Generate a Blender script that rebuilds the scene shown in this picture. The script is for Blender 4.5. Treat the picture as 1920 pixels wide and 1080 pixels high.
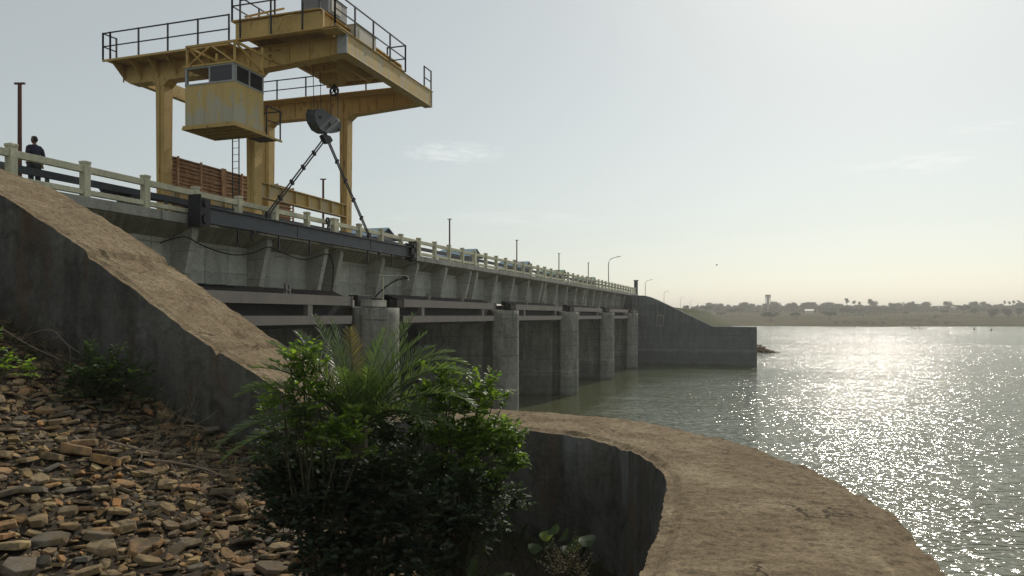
import bpy, bmesh, math, random
from mathutils import Vector, Matrix, noise as mnoise
R = math.radians
random.seed(7)
for o in list(bpy.data.objects): bpy.data.objects.remove(o)
scene = bpy.context.scene
COL = scene.collection
# ------------------------------------------------------------------ camera
TH = math.atan(458/1400)                     # the bridge runs along +Y, the camera looks 18 degrees left of it
SN, CS = math.sin(TH), math.cos(TH)
cam = bpy.data.cameras.new('camera'); camo = bpy.data.objects.new('camera', cam); COL.objects.link(camo)
cam.sensor_width = 36; cam.lens = 1400/1920*36; cam.shift_y = 52/1920
cam.clip_start = 0.05; cam.clip_end = 12000
camo.location = (0,0,0); camo.rotation_euler = (R(90), 0, TH)
scene.camera = camo
# ------------------------------------------------------------------ light
SUN_EL, SUN_AZ = R(37), R(9.0)               # azimuth from +Y towards +X
wd = bpy.data.worlds.new('World'); scene.world = wd; wd.use_nodes = True
wn, wl = wd.node_tree.nodes, wd.node_tree.links
bg = wn['Background']
sky = wn.new('ShaderNodeTexSky'); sky.sky_type = 'NISHITA'; sky.sun_disc = False
sky.sun_elevation = SUN_EL; sky.sun_rotation = SUN_AZ
sky.air_density = 1.0; sky.dust_density = 1.0; sky.ozone_density = 1.0; sky.altitude = 300
bg.inputs['Strength'].default_value = 0.083
def world_clouds():
    tc = wn.new('ShaderNodeTexCoord')
    hs = wn.new('ShaderNodeHueSaturation'); hs.inputs['Saturation'].default_value = .60; wl.new(sky.outputs[0], hs.inputs['Color'])
    tn = wn.new('ShaderNodeMix'); tn.data_type = 'RGBA'; tn.blend_type = 'MULTIPLY'; tn.inputs[0].default_value = 1; wl.new(hs.outputs[0], tn.inputs[6]); tn.inputs[7].default_value = (1.02, 1.03, .95, 1)
    vl = wn.new('ShaderNodeMix'); vl.data_type = 'RGBA'; vl.inputs[0].default_value = .40; wl.new(tn.outputs[2], vl.inputs[6]); vl.inputs[7].default_value = (6.9, 7.2, 6.85, 1)     # even veil of dry-season haze
    last = vl.outputs[2]
    # direction (azimuth right of the bridge axis, elevation), angular half sizes, strength
    for az, el, wa, we, k, sd in [(-0.395,0.215,0.050,0.011,0.16,1.3),(-0.31,0.13,0.07,0.008,0.07,4.1),(0.17,0.178,0.06,0.01,0.07,7.7),(0.25,0.21,0.03,0.006,0.05,9.2),(-0.46,0.128,0.02,0.003,0.05,2.9)]:
        c = Vector((math.sin(az)*math.cos(el), math.cos(az)*math.cos(el), math.sin(el)))
        r = Vector((math.cos(az), -math.sin(az), 0)); up = r.cross(c)*1.0
        a = wn.new('ShaderNodeVectorMath'); a.operation='DOT_PRODUCT'; wl.new(tc.outputs['Generated'], a.inputs[0]); a.inputs[1].default_value = r
        b = wn.new('ShaderNodeVectorMath'); b.operation='DOT_PRODUCT'; wl.new(tc.outputs['Generated'], b.inputs[0]); b.inputs[1].default_value = up
        f = wn.new('ShaderNodeVectorMath'); f.operation='DOT_PRODUCT'; wl.new(tc.outputs['Generated'], f.inputs[0]); f.inputs[1].default_value = c
        def m(op, x, y, z=None):
            n = wn.new('ShaderNodeMath'); n.operation = op
            for i, q in enumerate((x, y, z)):
                if q is None: continue
                if isinstance(q, (int, float)): n.inputs[i].default_value = q
                else: wl.new(q, n.inputs[i])
            return n.outputs[0]
        sa = m('DIVIDE', a.outputs['Value'], wa); sb = m('DIVIDE', b.outputs['Value'], we)
        rad = m('ADD', m('MULTIPLY', sa, sa), m('MULTIPLY', sb, sb))
        cmb = wn.new('ShaderNodeCombineXYZ'); wl.new(sa, cmb.inputs[0]); wl.new(m('MULTIPLY', sb, 0.9), cmb.inputs[1]); cmb.inputs[2].default_value = sd
        nz = wn.new('ShaderNodeTexNoise'); nz.inputs['Scale'].default_value = 1.6; nz.inputs['Detail'].default_value = 9; nz.inputs['Roughness'].default_value = 0.62
        nz.inputs['Distortion'].default_value = 0.6
        wl.new(cmb.outputs[0], nz.inputs['Vector'])
        fall = m('SUBTRACT', 1.0, m('MULTIPLY', rad, 0.45)); fall = m('MAXIMUM', fall, 0.0)
        d = m('MULTIPLY', m('MAXIMUM', m('SUBTRACT', nz.outputs['Fac'], 0.40), 0.0), fall)
        d = m('MULTIPLY', m('MINIMUM', m('MULTIPLY', d, 6.0), 1.0), m('GREATER_THAN', f.outputs['Value'], 0.0))
        mx = wn.new('ShaderNodeMix'); mx.data_type = 'RGBA'; mx.blend_type = 'ADD'
        wl.new(m('MULTIPLY', d, k), mx.inputs[0]); wl.new(last, mx.inputs[6]); mx.inputs[7].default_value = (9.0, 8.3, 7.4, 1)
        last = mx.outputs[2]
    wl.new(last, bg.inputs['Color'])
world_clouds()
sd = bpy.data.lights.new('sun', 'SUN'); sd.energy = 2.25; sd.angle = R(0.6); sd.color = (1.0, 0.93, 0.82)
so = bpy.data.objects.new('sun', sd); COL.objects.link(so)
sdir = Vector((math.sin(SUN_AZ)*math.cos(SUN_EL), math.cos(SUN_AZ)*math.cos(SUN_EL), math.sin(SUN_EL)))
so.rotation_euler = sdir.to_track_quat('Z', 'Y').to_euler()
vs = scene.view_settings; vs.view_transform = 'Standard'; vs.look = 'None'; vs.gamma = 1; vs.exposure = 0.17
scene.cycles.max_bounces = 6; scene.cycles.transparent_max_bounces = 12; scene.cycles.sample_clamp_indirect = 4
scene.cycles.volume_bounces = 0
# ------------------------------------------------------------------ helpers
def W(u, v, z): return (-v, u, z)            # u along the bridge, v to its left, z above the eye
def camxy(X, Y): return (X*CS - Y*SN, X*SN + Y*CS)
def cam_uv(X, Y): x, y = camxy(X, Y); return (y, -x)
def at(px, py, Y):                            # a measured point of the photograph at depth Y
    x, y = camxy((px-960)/1400*Y, Y); return Vector((x, y, (592-py)/1400*Y))
def onv(px, py, v):
    r = (px-960)/1400; return at(px, py, v/(SN - r*CS))
def onu(px, py, u):
    r = (px-960)/1400; return at(px, py, u/(r*SN + CS))
WZ = -7.2
ORG = {}
class MB:
    def __init__(s): s.v = []; s.f = []; s.m = []; s.cur = 0
    def add(s, vs, fs):
        n = len(s.v); s.v += [tuple(p) for p in vs]; s.f += [tuple(i+n for i in f) for f in fs]; s.m += [s.cur]*len(fs); return s
    def box(s, x0, x1, y0, y1, z0, z1):
        x0,x1=sorted((x0,x1)); y0,y1=sorted((y0,y1)); z0,z1=sorted((z0,z1))
        return s.add([(x0,y0,z0),(x1,y0,z0),(x1,y1,z0),(x0,y1,z0),(x0,y0,z1),(x1,y0,z1),(x1,y1,z1),(x0,y1,z1)],
            [(0,3,2,1),(4,5,6,7),(0,1,5,4),(1,2,6,5),(2,3,7,6),(3,0,4,7)])
    def ub(s, u0, u1, v0, v1, z0, z1): return s.box(-v0, -v1, u0, u1, z0, z1)
    def prism_u(s, poly, u0, u1):             # poly in (v, z), swept along u
        n = len(poly)
        vs = [W(u0, v, z) for v, z in poly] + [W(u1, v, z) for v, z in poly]
        return s.add(vs, [tuple(range(n)), tuple(range(2*n-1, n-1, -1))] + [(i, i+n, (i+1) % n+n, (i+1) % n) for i in range(n)])
    def prism_v(s, poly, v0, v1):             # poly in (u, z), swept along v
        n = len(poly)
        vs = [W(u, v0, z) for u, z in poly] + [W(u, v1, z) for u, z in poly]
        return s.add(vs, [tuple(range(n)), tuple(range(2*n-1, n-1, -1))] + [(i, i+n, (i+1) % n+n, (i+1) % n) for i in range(n)])
    def prism_z(s, poly, z0, z1):             # poly in (x, y)
        n = len(poly)
        vs = [(x, y, z0) for x, y in poly] + [(x, y, z1) for x, y in poly]
        return s.add(vs, [tuple(range(n-1, -1, -1)), tuple(range(n, 2*n))] + [(i, (i+1) % n, (i+1) % n+n, i+n) for i in range(n)])
    def tube(s, p0, p1, r, n=8, r1=None):
        return s.path([p0, p1], r, n, r1)
    def path(s, pts, r, n=8, r1=None):
        pts = [Vector(p) for p in pts]; r1 = r if r1 is None else r1
        vs = []; L = len(pts)
        for i, p in enumerate(pts):
            d = (pts[min(i+1, L-1)] - pts[max(i-1, 0)]).normalized()
            a = d.cross(Vector((0,0,1)) if abs(d.z) < .9 else Vector((1,0,0))).normalized(); b = d.cross(a)
            rr = r + (r1-r)*i/(L-1)
            for k in range(n):
                t = 2*math.pi*k/n; vs.append(p + a*math.cos(t)*rr + b*math.sin(t)*rr)
        fs = [tuple(range(n)), tuple((L-1)*n + k for k in range(n-1, -1, -1))]
        for i in range(L-1):
            for k in range(n):
                fs.append((i*n+k, (i+1)*n+k, (i+1)*n+(k+1) % n, i*n+(k+1) % n))
        return s.add(vs, fs)
    def bar(s, p0, p1, w, h=None):            # square bar between two points
        h = h or w; p0 = Vector(p0); p1 = Vector(p1); d = (p1-p0).normalized()
        a = d.cross(Vector((0,0,1)) if abs(d.z) < .95 else Vector((1,0,0))).normalized(); b = a.cross(d)
        vs = []
        for p in (p0, p1):
            for i, j in ((-1,-1),(1,-1),(1,1),(-1,1)): vs.append(p + a*i*w/2 + b*j*h/2)
        return s.add(vs, [(0,1,2,3),(7,6,5,4),(0,4,5,1),(1,5,6,2),(2,6,7,3),(3,7,4,0)])
    def blob(s, c, rx, ry, rz, n=10, m=7):
        vs = []; fs = []; c = Vector(c)
        for i in range(m+1):
            ph = math.pi*i/m
            for k in range(n):
                t = 2*math.pi*k/n; vs.append(c + Vector((rx*math.sin(ph)*math.cos(t), ry*math.sin(ph)*math.sin(t), rz*math.cos(ph))))
        for i in range(m):
            for k in range(n): fs.append((i*n+k, (i+1)*n+k, (i+1)*n+(k+1) % n, i*n+(k+1) % n))
        return s.add(vs, fs)
    def build(s, name, mat, parent=None, org=None, bevel=0, smooth=False, fix=True):
        me = bpy.data.meshes.new(name)
        o = bpy.data.objects.new(name, me); COL.objects.link(o)
        if parent is not None: org = ORG[parent.name]; o.parent = parent; ORG[o.name] = org
        else:
            org = Vector(org if org is not None else (0,0,0)); o.location = org; ORG[o.name] = org
        me.from_pydata([tuple(Vector(p)-org) for p in s.v], [], s.f)
        mats = mat if isinstance(mat, (list, tuple)) else [mat]
        for m in mats: me.materials.append(m)
        if len(mats) > 1: me.polygons.foreach_set('material_index', s.m)
        if fix:
            bm = bmesh.new(); bm.from_mesh(me); bmesh.ops.recalc_face_normals(bm, faces=bm.faces); bm.to_mesh(me); bm.free()
        if smooth: me.polygons.foreach_set('use_smooth', [True]*len(me.polygons))
        me.update()
        if bevel:
            b = o.modifiers.new('bevel', 'BEVEL'); b.width = bevel; b.segments = 2; b.limit_method = 'ANGLE'
        return o
def tag(o, label=None, cat=None, group=None, kind=None):
    if label: o['label'] = label
    if cat: o['category'] = cat
    if group: o['group'] = group
    if kind: o['kind'] = kind
    return o
def empty(name, loc, label, cat, group=None):
    o = bpy.data.objects.new(name, None); COL.objects.link(o); o.location = loc; ORG[o.name] = Vector(loc)
    o.empty_display_size = .2
    return tag(o, label, cat, group)
def copy_tree(o, loc=None, rz=0, parent=None, scale=None):
    c = o.copy(); COL.objects.link(c); c.parent = parent
    if loc is not None: c.location = loc
    if rz: c.rotation_euler.z += rz
    if scale: c.scale = (scale,)*3 if isinstance(scale, (int, float)) else scale
    for ch in [x for x in bpy.data.objects if x.parent == o]: copy_tree(ch, parent=c)
    return c
# ------------------------------------------------------------------ materials
class NT:
    def __init__(s, name, rough=0.8, metal=0.0, spec=0.3):
        s.mat = bpy.data.materials.new(name); s.mat.use_nodes = True
        s.n, s.l = s.mat.node_tree.nodes, s.mat.node_tree.links
        s.b = s.n['Principled BSDF']; s.b.inputs['Roughness'].default_value = rough; s.b.inputs['Metallic'].default_value = metal
        s.b.inputs['Specular IOR Level'].default_value = spec
        s.tc = s.n.new('ShaderNodeTexCoord'); g = s.n.new('ShaderNodeNewGeometry'); s.g = g; s.pos = g.outputs['Position']
    def noise(s, scale, detail=5, rough=.55, stretch=None, dist=0):
        v = s.pos
        if stretch:
            mp = s.n.new('ShaderNodeMapping'); s.l.new(v, mp.inputs[0]); mp.inputs['Scale'].default_value = stretch; v = mp.outputs[0]
        t = s.n.new('ShaderNodeTexNoise'); s.l.new(v, t.inputs['Vector']); t.inputs['Scale'].default_value = scale
        t.inputs['Detail'].default_value = detail; t.inputs['Roughness'].default_value = rough; t.inputs['Distortion'].default_value = dist
        return t.outputs['Fac']
    def ramp(s, fac, stops):
        r = s.n.new('ShaderNodeValToRGB'); s.l.new(fac, r.inputs[0]); e = r.color_ramp.elements
        while len(e) < len(stops): e.new(0.5)
        for i, (p, c) in enumerate(stops):
            e[i].position = p; e[i].color = (c, c, c, 1) if isinstance(c, (int, float)) else (*c, 1)
        return r.outputs[0]
    def mix(s, fac, a, b, mode='MIX'):
        m = s.n.new('ShaderNodeMix'); m.data_type = 'RGBA'; m.blend_type = mode
        for i, q in ((0, fac), (6, a), (7, b)):
            if isinstance(q, (int, float)): m.inputs[i].default_value = q
            elif isinstance(q, tuple): m.inputs[i].default_value = (*q, 1)
            else: s.l.new(q, m.inputs[i])
        return m.outputs[2]
    def math(s, op, a, b=0.0, c=None):
        m = s.n.new('ShaderNodeMath'); m.operation = op
        for i, q in enumerate((a, b, c)):
            if q is None: continue
            if isinstance(q, (int, float)): m.inputs[i].default_value = q
            else: s.l.new(q, m.inputs[i])
        return m.outputs[0]
    def xyz(s):
        x = s.n.new('ShaderNodeSeparateXYZ'); s.l.new(s.pos, x.inputs[0]); return x.outputs
    def color(s, c): 
        if isinstance(c, tuple): s.b.inputs['Base Color'].default_value = (*c, 1)
        else: s.l.new(c, s.b.inputs['Base Color'])
    def bump(s, h, strength=.5, dist=.02):
        b = s.n.new('ShaderNodeBump'); b.inputs['Strength'].default_value = strength; b.inputs['Distance'].default_value = dist
        s.l.new(h, b.inputs['Height']); s.l.new(b.outputs[0], s.b.inputs['Normal']); return b
    def seam(s, coord, period, width, off=0.0):       # 1 on a thin line every period
        f = s.math('FRACT', s.math('ADD', s.math('DIVIDE', coord, period), off))
        return s.math('LESS_THAN', f, width/period)

def concrete(name, a, b, dark=(.05,.05,.045), streak=.6, lift=None, joint=None, boards=None, bump=.5, stain=.5, fine=14, water=None, lime=False):
    t = NT(name, .92, 0, .15)
    c = t.mix(t.ramp(t.noise(.7, 8, .6), [(.32, 0), (.68, 1)]), a, b)
    st = t.ramp(t.noise(1.6, 7, .65, (1.3, 1.3, .22)), [(.45, 0), (.72, 1)])
    c = t.mix(t.math('MULTIPLY', st, streak), c, dark)
    pat = t.ramp(t.noise(2.6, 9, .7, dist=.8), [(.5, 0), (.66, 1)])
    c = t.mix(t.math('MULTIPLY', pat, stain), c, dark)
    c = t.mix(.55, c, t.ramp(t.noise(fine, 6, .7), [(.25, .25), (.75, 1)]), 'MULTIPLY')
    h = t.math('ADD', t.noise(fine*1.5, 6, .7), t.math('MULTIPLY', t.noise(2.5, 5), 1.5))
    X = t.xyz(); wob = t.math('MULTIPLY', t.noise(1.3, 3), .12)
    for coord, per, off in ((X[2], lift, .13), (X[1], joint, .31), ):
        if per:
            ln = t.seam(t.math('ADD', coord, wob), per, .055, off)
            ln = t.math('MULTIPLY', ln, t.ramp(t.noise(1.1, 4), [(.4, .15), (.6, 1)]))
            c = t.mix(t.math('MULTIPLY', ln, .85), c, dark); h = t.math('SUBTRACT', h, t.math('MULTIPLY', ln, 1.5))
            cell = t.math('FLOOR', t.math('ADD', t.math('DIVIDE', t.math('ADD', coord, wob), per), off)); wz = t.n.new('ShaderNodeTexWhiteNoise'); wz.noise_dimensions = '1D'; t.l.new(cell, wz.inputs['W'])
            c = t.mix(.30, c, t.ramp(wz.outputs['Value'], [(0, .35), (1, 1)]), 'MULTIPLY')
    if boards:
        w = t.math('FRACT', t.math('DIVIDE', t.math('ADD', t.math('MULTIPLY', X[1], boards[1]), t.math('MULTIPLY', X[0], boards[2])), boards[0]))
        ln = t.math('LESS_THAN', w, .14)
        cell = t.math('FLOOR', t.math('DIVIDE', t.math('ADD', t.math('MULTIPLY', X[1], boards[1]), t.math('MULTIPLY', X[0], boards[2])), boards[0]))
        wn_ = t.n.new('ShaderNodeTexWhiteNoise'); wn_.noise_dimensions = '1D'; t.l.new(cell, wn_.inputs['W'])
        c = t.mix(.5, c, t.ramp(wn_.outputs['Value'], [(0, .35), (1, 1)]), 'MULTIPLY')
        c = t.mix(t.math('MULTIPLY', ln, .7), c, dark); h = t.math('SUBTRACT', h, t.math('MULTIPLY', ln, 1.2))
    if water is not None:                              # algae and wet stain left by the lake's level
        k = t.ramp(t.math('ADD', t.math('SUBTRACT', X[2], water), t.math('MULTIPLY', t.noise(.8, 4), 1.2)), [(0.55, 1), (1.0, 0)])
        c = t.mix(t.math('MULTIPLY', k, .75), c, (.03,.036,.02))
        lv = t.math('ADD', X[2], t.math('MULTIPLY', t.noise(.7, 5), .5))
        lo = t.ramp(t.math('MULTIPLY', t.math('SUBTRACT', lv, water+1.9), 2.0), [(0, 1), (.5, 0)]); c = t.mix(t.math('MULTIPLY', lo, .42), c, (.10,.105,.085))
        pb = t.ramp(t.math('ABSOLUTE', t.math('SUBTRACT', lv, water+2.45)), [(0, 1), (.16, 0)]); c = t.mix(t.math('MULTIPLY', pb, .22), c, (.55,.53,.46))
        dr = t.math('MULTIPLY', t.ramp(t.noise(3.0, 6, .6, (1.5,1.5,.10)), [(.52, 0), (.66, 1)]), t.ramp(t.math('MULTIPLY', t.math('ADD', X[2], 4.2), .25), [(0, 0), (1, 1)]))
        c = t.mix(t.math('MULTIPLY', dr, .6), c, (.07,.06,.045))
    if lime:                                           # runs of lime and rust below the wall's top edge
        k = t.math('MULTIPLY', t.ramp(t.noise(1.5, 8, .65, (1.2,1.2,.25), .6), [(.53, 0), (.72, .8)]), t.ramp(t.math('ADD', X[2], t.math('MULTIPLY', t.noise(.9, 4), 1.3)), [(-1.9+2.2-.3, 0), (1.0, 1)]) if False else t.math('MULTIPLY', t.math('MINIMUM', t.math('MAXIMUM', t.math('MULTIPLY', t.math('ADD', X[2], 2.75), .9), 0.0), 1.0), .75))
        k = t.math('MULTIPLY', k, t.math('MINIMUM', t.math('MAXIMUM', t.math('ADD', X[0], 6.0), .12), 1.0))
        c = t.mix(k, c, (.40,.42,.43))
        k = t.ramp(t.noise(1.1, 6, .6, (1.3,1.3,.2), .4), [(.58, 0), (.70, .7)]); c = t.mix(k, c, (.14,.075,.04))
    t.color(c); t.bump(h, bump, .03)
    return t.mat
def paint(name, base, rust, amount=.5, rough=.55, patch=None, scale=1.7, streaky=True):
    t = NT(name, rough, 0, .35)
    c = t.mix(t.ramp(t.noise(.9, 5), [(.3, 0), (.7, 1)]), base, tuple(q*.8 for q in base))
    if patch: c = t.mix(t.ramp(t.noise(scale*.8, 8, .6, (1,1,.45), 1.0), [(.46, 0), (.54, 1)]), c, patch)
    k = t.ramp(t.noise(scale*2.2, 9, .68, (1.2,1.2,.35) if streaky else None), [(.70-.28*amount, 0), (.80-.2*amount, 1)])
    c = t.mix(k, c, rust)
    c = t.mix(.35, c, t.ramp(t.noise(18, 5, .7), [(.3, .35), (.7, 1)]), 'MULTIPLY')
    t.color(c); t.bump(t.noise(10, 6), .25, .01)
    r = t.ramp(k, [(0, rough), (1, .9)]); t.l.new(r, t.b.inputs['Roughness'])
    return t.mat
def plain(name, c, rough=.7, metal=0, var=.35, scale=6):
    t = NT(name, rough, metal, .3)
    t.color(t.mix(var*1.6 if var < .6 else 1, c, t.ramp(t.noise(scale, 6, .65), [(.25, tuple(q*.35 for q in c)), (.75, c)])))
    t.bump(t.noise(scale*3, 5), .2, .01)
    return t.mat
def crust(name, cols, dark, fine=9, bump=1.0):        # weathered, lichened top of a mass-concrete wall
    t = NT(name, .95, 0, .1)
    c = t.ramp(t.noise(1.1, 9, .68, dist=.6), [(.3, cols[0]), (.5, cols[1]), (.7, cols[2])])
    f = t.noise(fine, 8, .75)
    c = t.mix(.85, c, t.ramp(f, [(.32, .2), (.5, .8), (.7, 1)]), 'MULTIPLY')
    c = t.mix(.7, c, t.ramp(t.noise(34, 5, .8), [(.36, .3), (.52, .95), (.7, 1.25)]), 'MULTIPLY')
    sp = t.ramp(t.noise(3.6, 6, .7, dist=1.5), [(.66, 0), (.71, 1)])
    c = t.mix(t.math('MULTIPLY', sp, .8), c, dark)
    pale = t.ramp(t.noise(1.9, 8, .7, (1.4, .6, 1), 1.2), [(.6, 0), (.7, 1)])
    c = t.mix(t.math('MULTIPLY', pale, .35), c, tuple(min(1, q*1.5+.03) for q in cols[2]))
    vo = t.n.new('ShaderNodeTexVoronoi'); vo.feature = 'DISTANCE_TO_EDGE'; vo.inputs['Scale'].default_value = .38
    ad = t.n.new('ShaderNodeVectorMath'); ad.operation = 'ADD'; t.l.new(t.pos, ad.inputs[0])
    nz = t.n.new('ShaderNodeTexNoise'); nz.inputs['Scale'].default_value = 2.2; nz.inputs['Detail'].default_value = 6; t.l.new(t.pos, nz.inputs['Vector']); t.l.new(nz.outputs['Color'], ad.inputs[1])
    t.l.new(ad.outputs[0], vo.inputs['Vector'])
    cr = t.math('LESS_THAN', vo.outputs['Distance'], .006)
    cr = t.math('MULTIPLY', cr, t.ramp(t.noise(.9, 3), [(.5, 0), (.56, 1)]))
    c = t.mix(t.math('MULTIPLY', cr, .85), c, dark)
    t.color(c)
    h = t.math('ADD', t.math('MULTIPLY', f, 1.0), t.math('ADD', t.math('MULTIPLY', t.noise(2.4, 7, .6), 1.6), t.math('MULTIPLY', t.noise(38, 4, .7), .35)))
    h = t.math('SUBTRACT', h, t.math('ADD', t.math('MULTIPLY', cr, .8), t.math('MULTIPLY', sp, .25)))
    t.bump(h, bump*.6, .04)
    return t.mat
M = {}
def cabinmat():
    t = NT('cabin_panel_paint', .5, 0, .35); X = t.xyz()
    n = t.noise(2.3, 9, .68, (1.2, 1.2, .38), .5)
    k = t.math('ADD', n, t.math('MULTIPLY', t.math('SUBTRACT', 8.35, X[2]), .16))
    c = t.mix(t.ramp(k, [(.53, 0), (.64, .85)]), (.62,.44,.15), (.48,.47,.38))
    c = t.mix(t.ramp(t.noise(6, 8, .7, (1, 1, .5)), [(.64, 0), (.70, 1)]), c, (.10,.06,.045))
    c = t.mix(t.ramp(t.noise(1.8, 6, .6, (2, 2, .2)), [(.5, 0), (.75, .5)]), c, (.33,.22,.10))
    c = t.mix(.3, c, t.ramp(t.noise(20, 5, .7), [(.3, .4), (.7, 1)]), 'MULTIPLY')
    t.color(c); t.bump(t.noise(9, 6), .25, .01); return t.mat
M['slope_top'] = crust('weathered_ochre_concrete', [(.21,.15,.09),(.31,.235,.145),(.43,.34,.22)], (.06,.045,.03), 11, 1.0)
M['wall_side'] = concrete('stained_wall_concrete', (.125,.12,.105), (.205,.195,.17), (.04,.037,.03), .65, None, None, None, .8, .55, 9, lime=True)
M['deck_conc'] = concrete('deck_concrete', (.38,.38,.33), (.52,.51,.44), (.12,.118,.10), .5, None, 2.26, None, .5, .4, 12)
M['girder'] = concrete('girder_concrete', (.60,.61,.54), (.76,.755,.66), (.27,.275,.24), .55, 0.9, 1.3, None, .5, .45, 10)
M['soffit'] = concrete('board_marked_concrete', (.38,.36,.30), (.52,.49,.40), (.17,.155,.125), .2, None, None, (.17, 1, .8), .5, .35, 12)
M['rib'] = concrete('rib_concrete', (.50,.49,.43), (.66,.64,.56), (.22,.22,.19), .5, .8, None, None, .5, .35, 12)
M['pier'] = concrete('pier_concrete', (.34,.335,.295), (.50,.485,.42), (.12,.115,.095), .65, 1.25, None, None, .7, .5, 8, water=WZ)
M['farwall'] = concrete('far_wall_concrete', (.20,.215,.22), (.27,.285,.28), (.09,.098,.10), .4, .9, None, None, .5, .3, 5, water=WZ)
M['rail'] = concrete('painted_railing_concrete', (.68,.65,.47), (.80,.76,.56), (.30,.28,.20), .35, None, None, None, .35, .35, 16)
M['yellow'] = paint('yellow_crane_paint', (.66,.44,.14), (.24,.13,.06), .52)
M['yellow_bright'] = paint('yellow_end_paint', (.66,.45,.14), (.28,.18,.09), .45, .55, (.52,.42,.24), 2.2)
M['cabin'] = cabinmat()
M['dark'] = plain('dark_railing_steel', (.035,.038,.045), .6)
M['grey_paint'] = paint('grey_box_paint', (.30,.30,.30), (.15,.08,.05), .35)
M['white'] = paint('white_box_paint', (.62,.58,.48), (.25,.14,.08), .25)
M['frame_white'] = plain('window_frame_paint', (.42,.43,.42), .5)
M['beam_blue'] = plain('lifting_beam_steel', (.075,.085,.10), .5, .2, .4, 3)
M['block'] = paint('sheave_block_steel', (.10,.115,.13), (.16,.10,.06), .15)
M['black'] = plain('black_steel', (.018,.019,.022), .55)
M['gate_steel'] = paint('faded_gate_primer', (.24,.215,.195), (.16,.115,.09), .4, .9)
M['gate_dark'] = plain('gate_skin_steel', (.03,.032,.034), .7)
M['rubber'] = plain('matte_black_rubber', (.010,.010,.011), 1.0, 0, .1)
M['rubber'].node_tree.nodes['Principled BSDF'].inputs['Specular IOR Level'].default_value = .03
M['rust'] = paint('rusted_stoplog_steel', (.50,.28,.15), (.20,.09,.045), .5, .85, (.58,.38,.23), 2.5, False)
M['rust_pole'] = paint('rust_brown_pole', (.16,.07,.045), (.08,.04,.03), .5, .8)
M['galv'] = plain('galvanised_steel', (.33,.34,.34), .45, .5)
M['blue_roof'] = plain('blue_sheet_roof', (.22,.33,.42), .5, 0, .3, 2)
M['green_roof'] = plain('green_sheet_roof', (.24,.37,.30), .5, 0, .3, 2)
M['shed_wall'] = plain('shed_sheet_wall', (.30,.31,.32), .7)
M['asphalt'] = plain('deck_asphalt', (.06,.06,.058), .9)
M['soil'] = plain('dark_soil', (.05,.038,.024), .95, 0, .5, 5)
M['skin'] = plain('skin', (.20,.11,.07), .6, 0, .05)
M['hair'] = plain('black_hair', (.012,.011,.012), .6)
M['navy'] = plain('navy_shirt_cloth', (.03,.035,.06), .85, 0, .2, 12)
M['trouser'] = plain('dark_trouser_cloth', (.045,.045,.05), .85, 0, .2, 12)
M['twig'] = plain('dry_twig_bark', (.26,.20,.14), .85, 0, .4, 20)
M['twig_dark'] = plain('shade_darkened_twigs', (.10,.08,.06), .9, 0, .4, 20)  # twig colour lowered to imitate the shade at the wall foot
M['stem'] = plain('green_brown_stem', (.09,.08,.045), .85, 0, .4, 20)
def glass():
    t = NT('cabin_window_glass', .08, 0, .5); t.color((.03,.035,.04)); t.b.inputs['Alpha'].default_value = 0.75
    return t.mat
M['glass'] = glass()
def leafmat(name, a, b, trans=.45, rough=.35, island=True):
    t = NT(name, rough, 0, .45)
    rnd = t.g.outputs['Random Per Island'] if island else t.noise(4, 3)
    c = t.ramp(rnd, [(0, a), (1, b)])
    t.color(c)
    tr = t.n.new('ShaderNodeBsdfTranslucent'); br = t.mix(1.0, c, (1.9, 2.1, .9), 'MULTIPLY'); t.l.new(br, tr.inputs['Color'])
    mx = t.n.new('ShaderNodeMixShader'); mx.inputs[0].default_value = trans
    t.l.new(t.b.outputs[0], mx.inputs[1]); t.l.new(tr.outputs[0], mx.inputs[2])
    t.l.new(mx.outputs[0], t.n['Material Output'].inputs['Surface'])
    return t.mat
M['leaf'] = leafmat('broad_leaf', (.075,.125,.026), (.19,.26,.05), .5, .45)
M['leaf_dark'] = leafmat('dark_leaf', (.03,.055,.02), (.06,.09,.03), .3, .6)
M['leaf_shade'] = leafmat('canopy_shade_leaf', (.014,.026,.011), (.030,.045,.017), .15, .7)  # leaf colour painted near black to stand in for shade under the canopy
M['palm'] = leafmat('palm_leaflet', (.07,.105,.045), (.13,.165,.075), .4, .35)
M['palm_dry'] = leafmat('dry_palm_leaflet', (.13,.105,.05), (.21,.165,.08), .3, .6)
M['lime'] = leafmat('young_lime_leaf', (.13,.20,.03), (.22,.28,.05), .55)
M['far_leaf'] = leafmat('far_tree_leaf', (.02,.032,.014), (.045,.06,.026), .1, .8)
M['far_trunk'] = plain('far_tree_bark', (.05,.042,.032), .9)
def grassmat(name, a, b):
    return leafmat(name, a, b, .3, .6)
M['drygrass'] = grassmat('dry_grass', (.12,.10,.05), (.24,.19,.10))
M['grass'] = grassmat('dark_grass', (.03,.05,.016), (.07,.09,.03))
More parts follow.
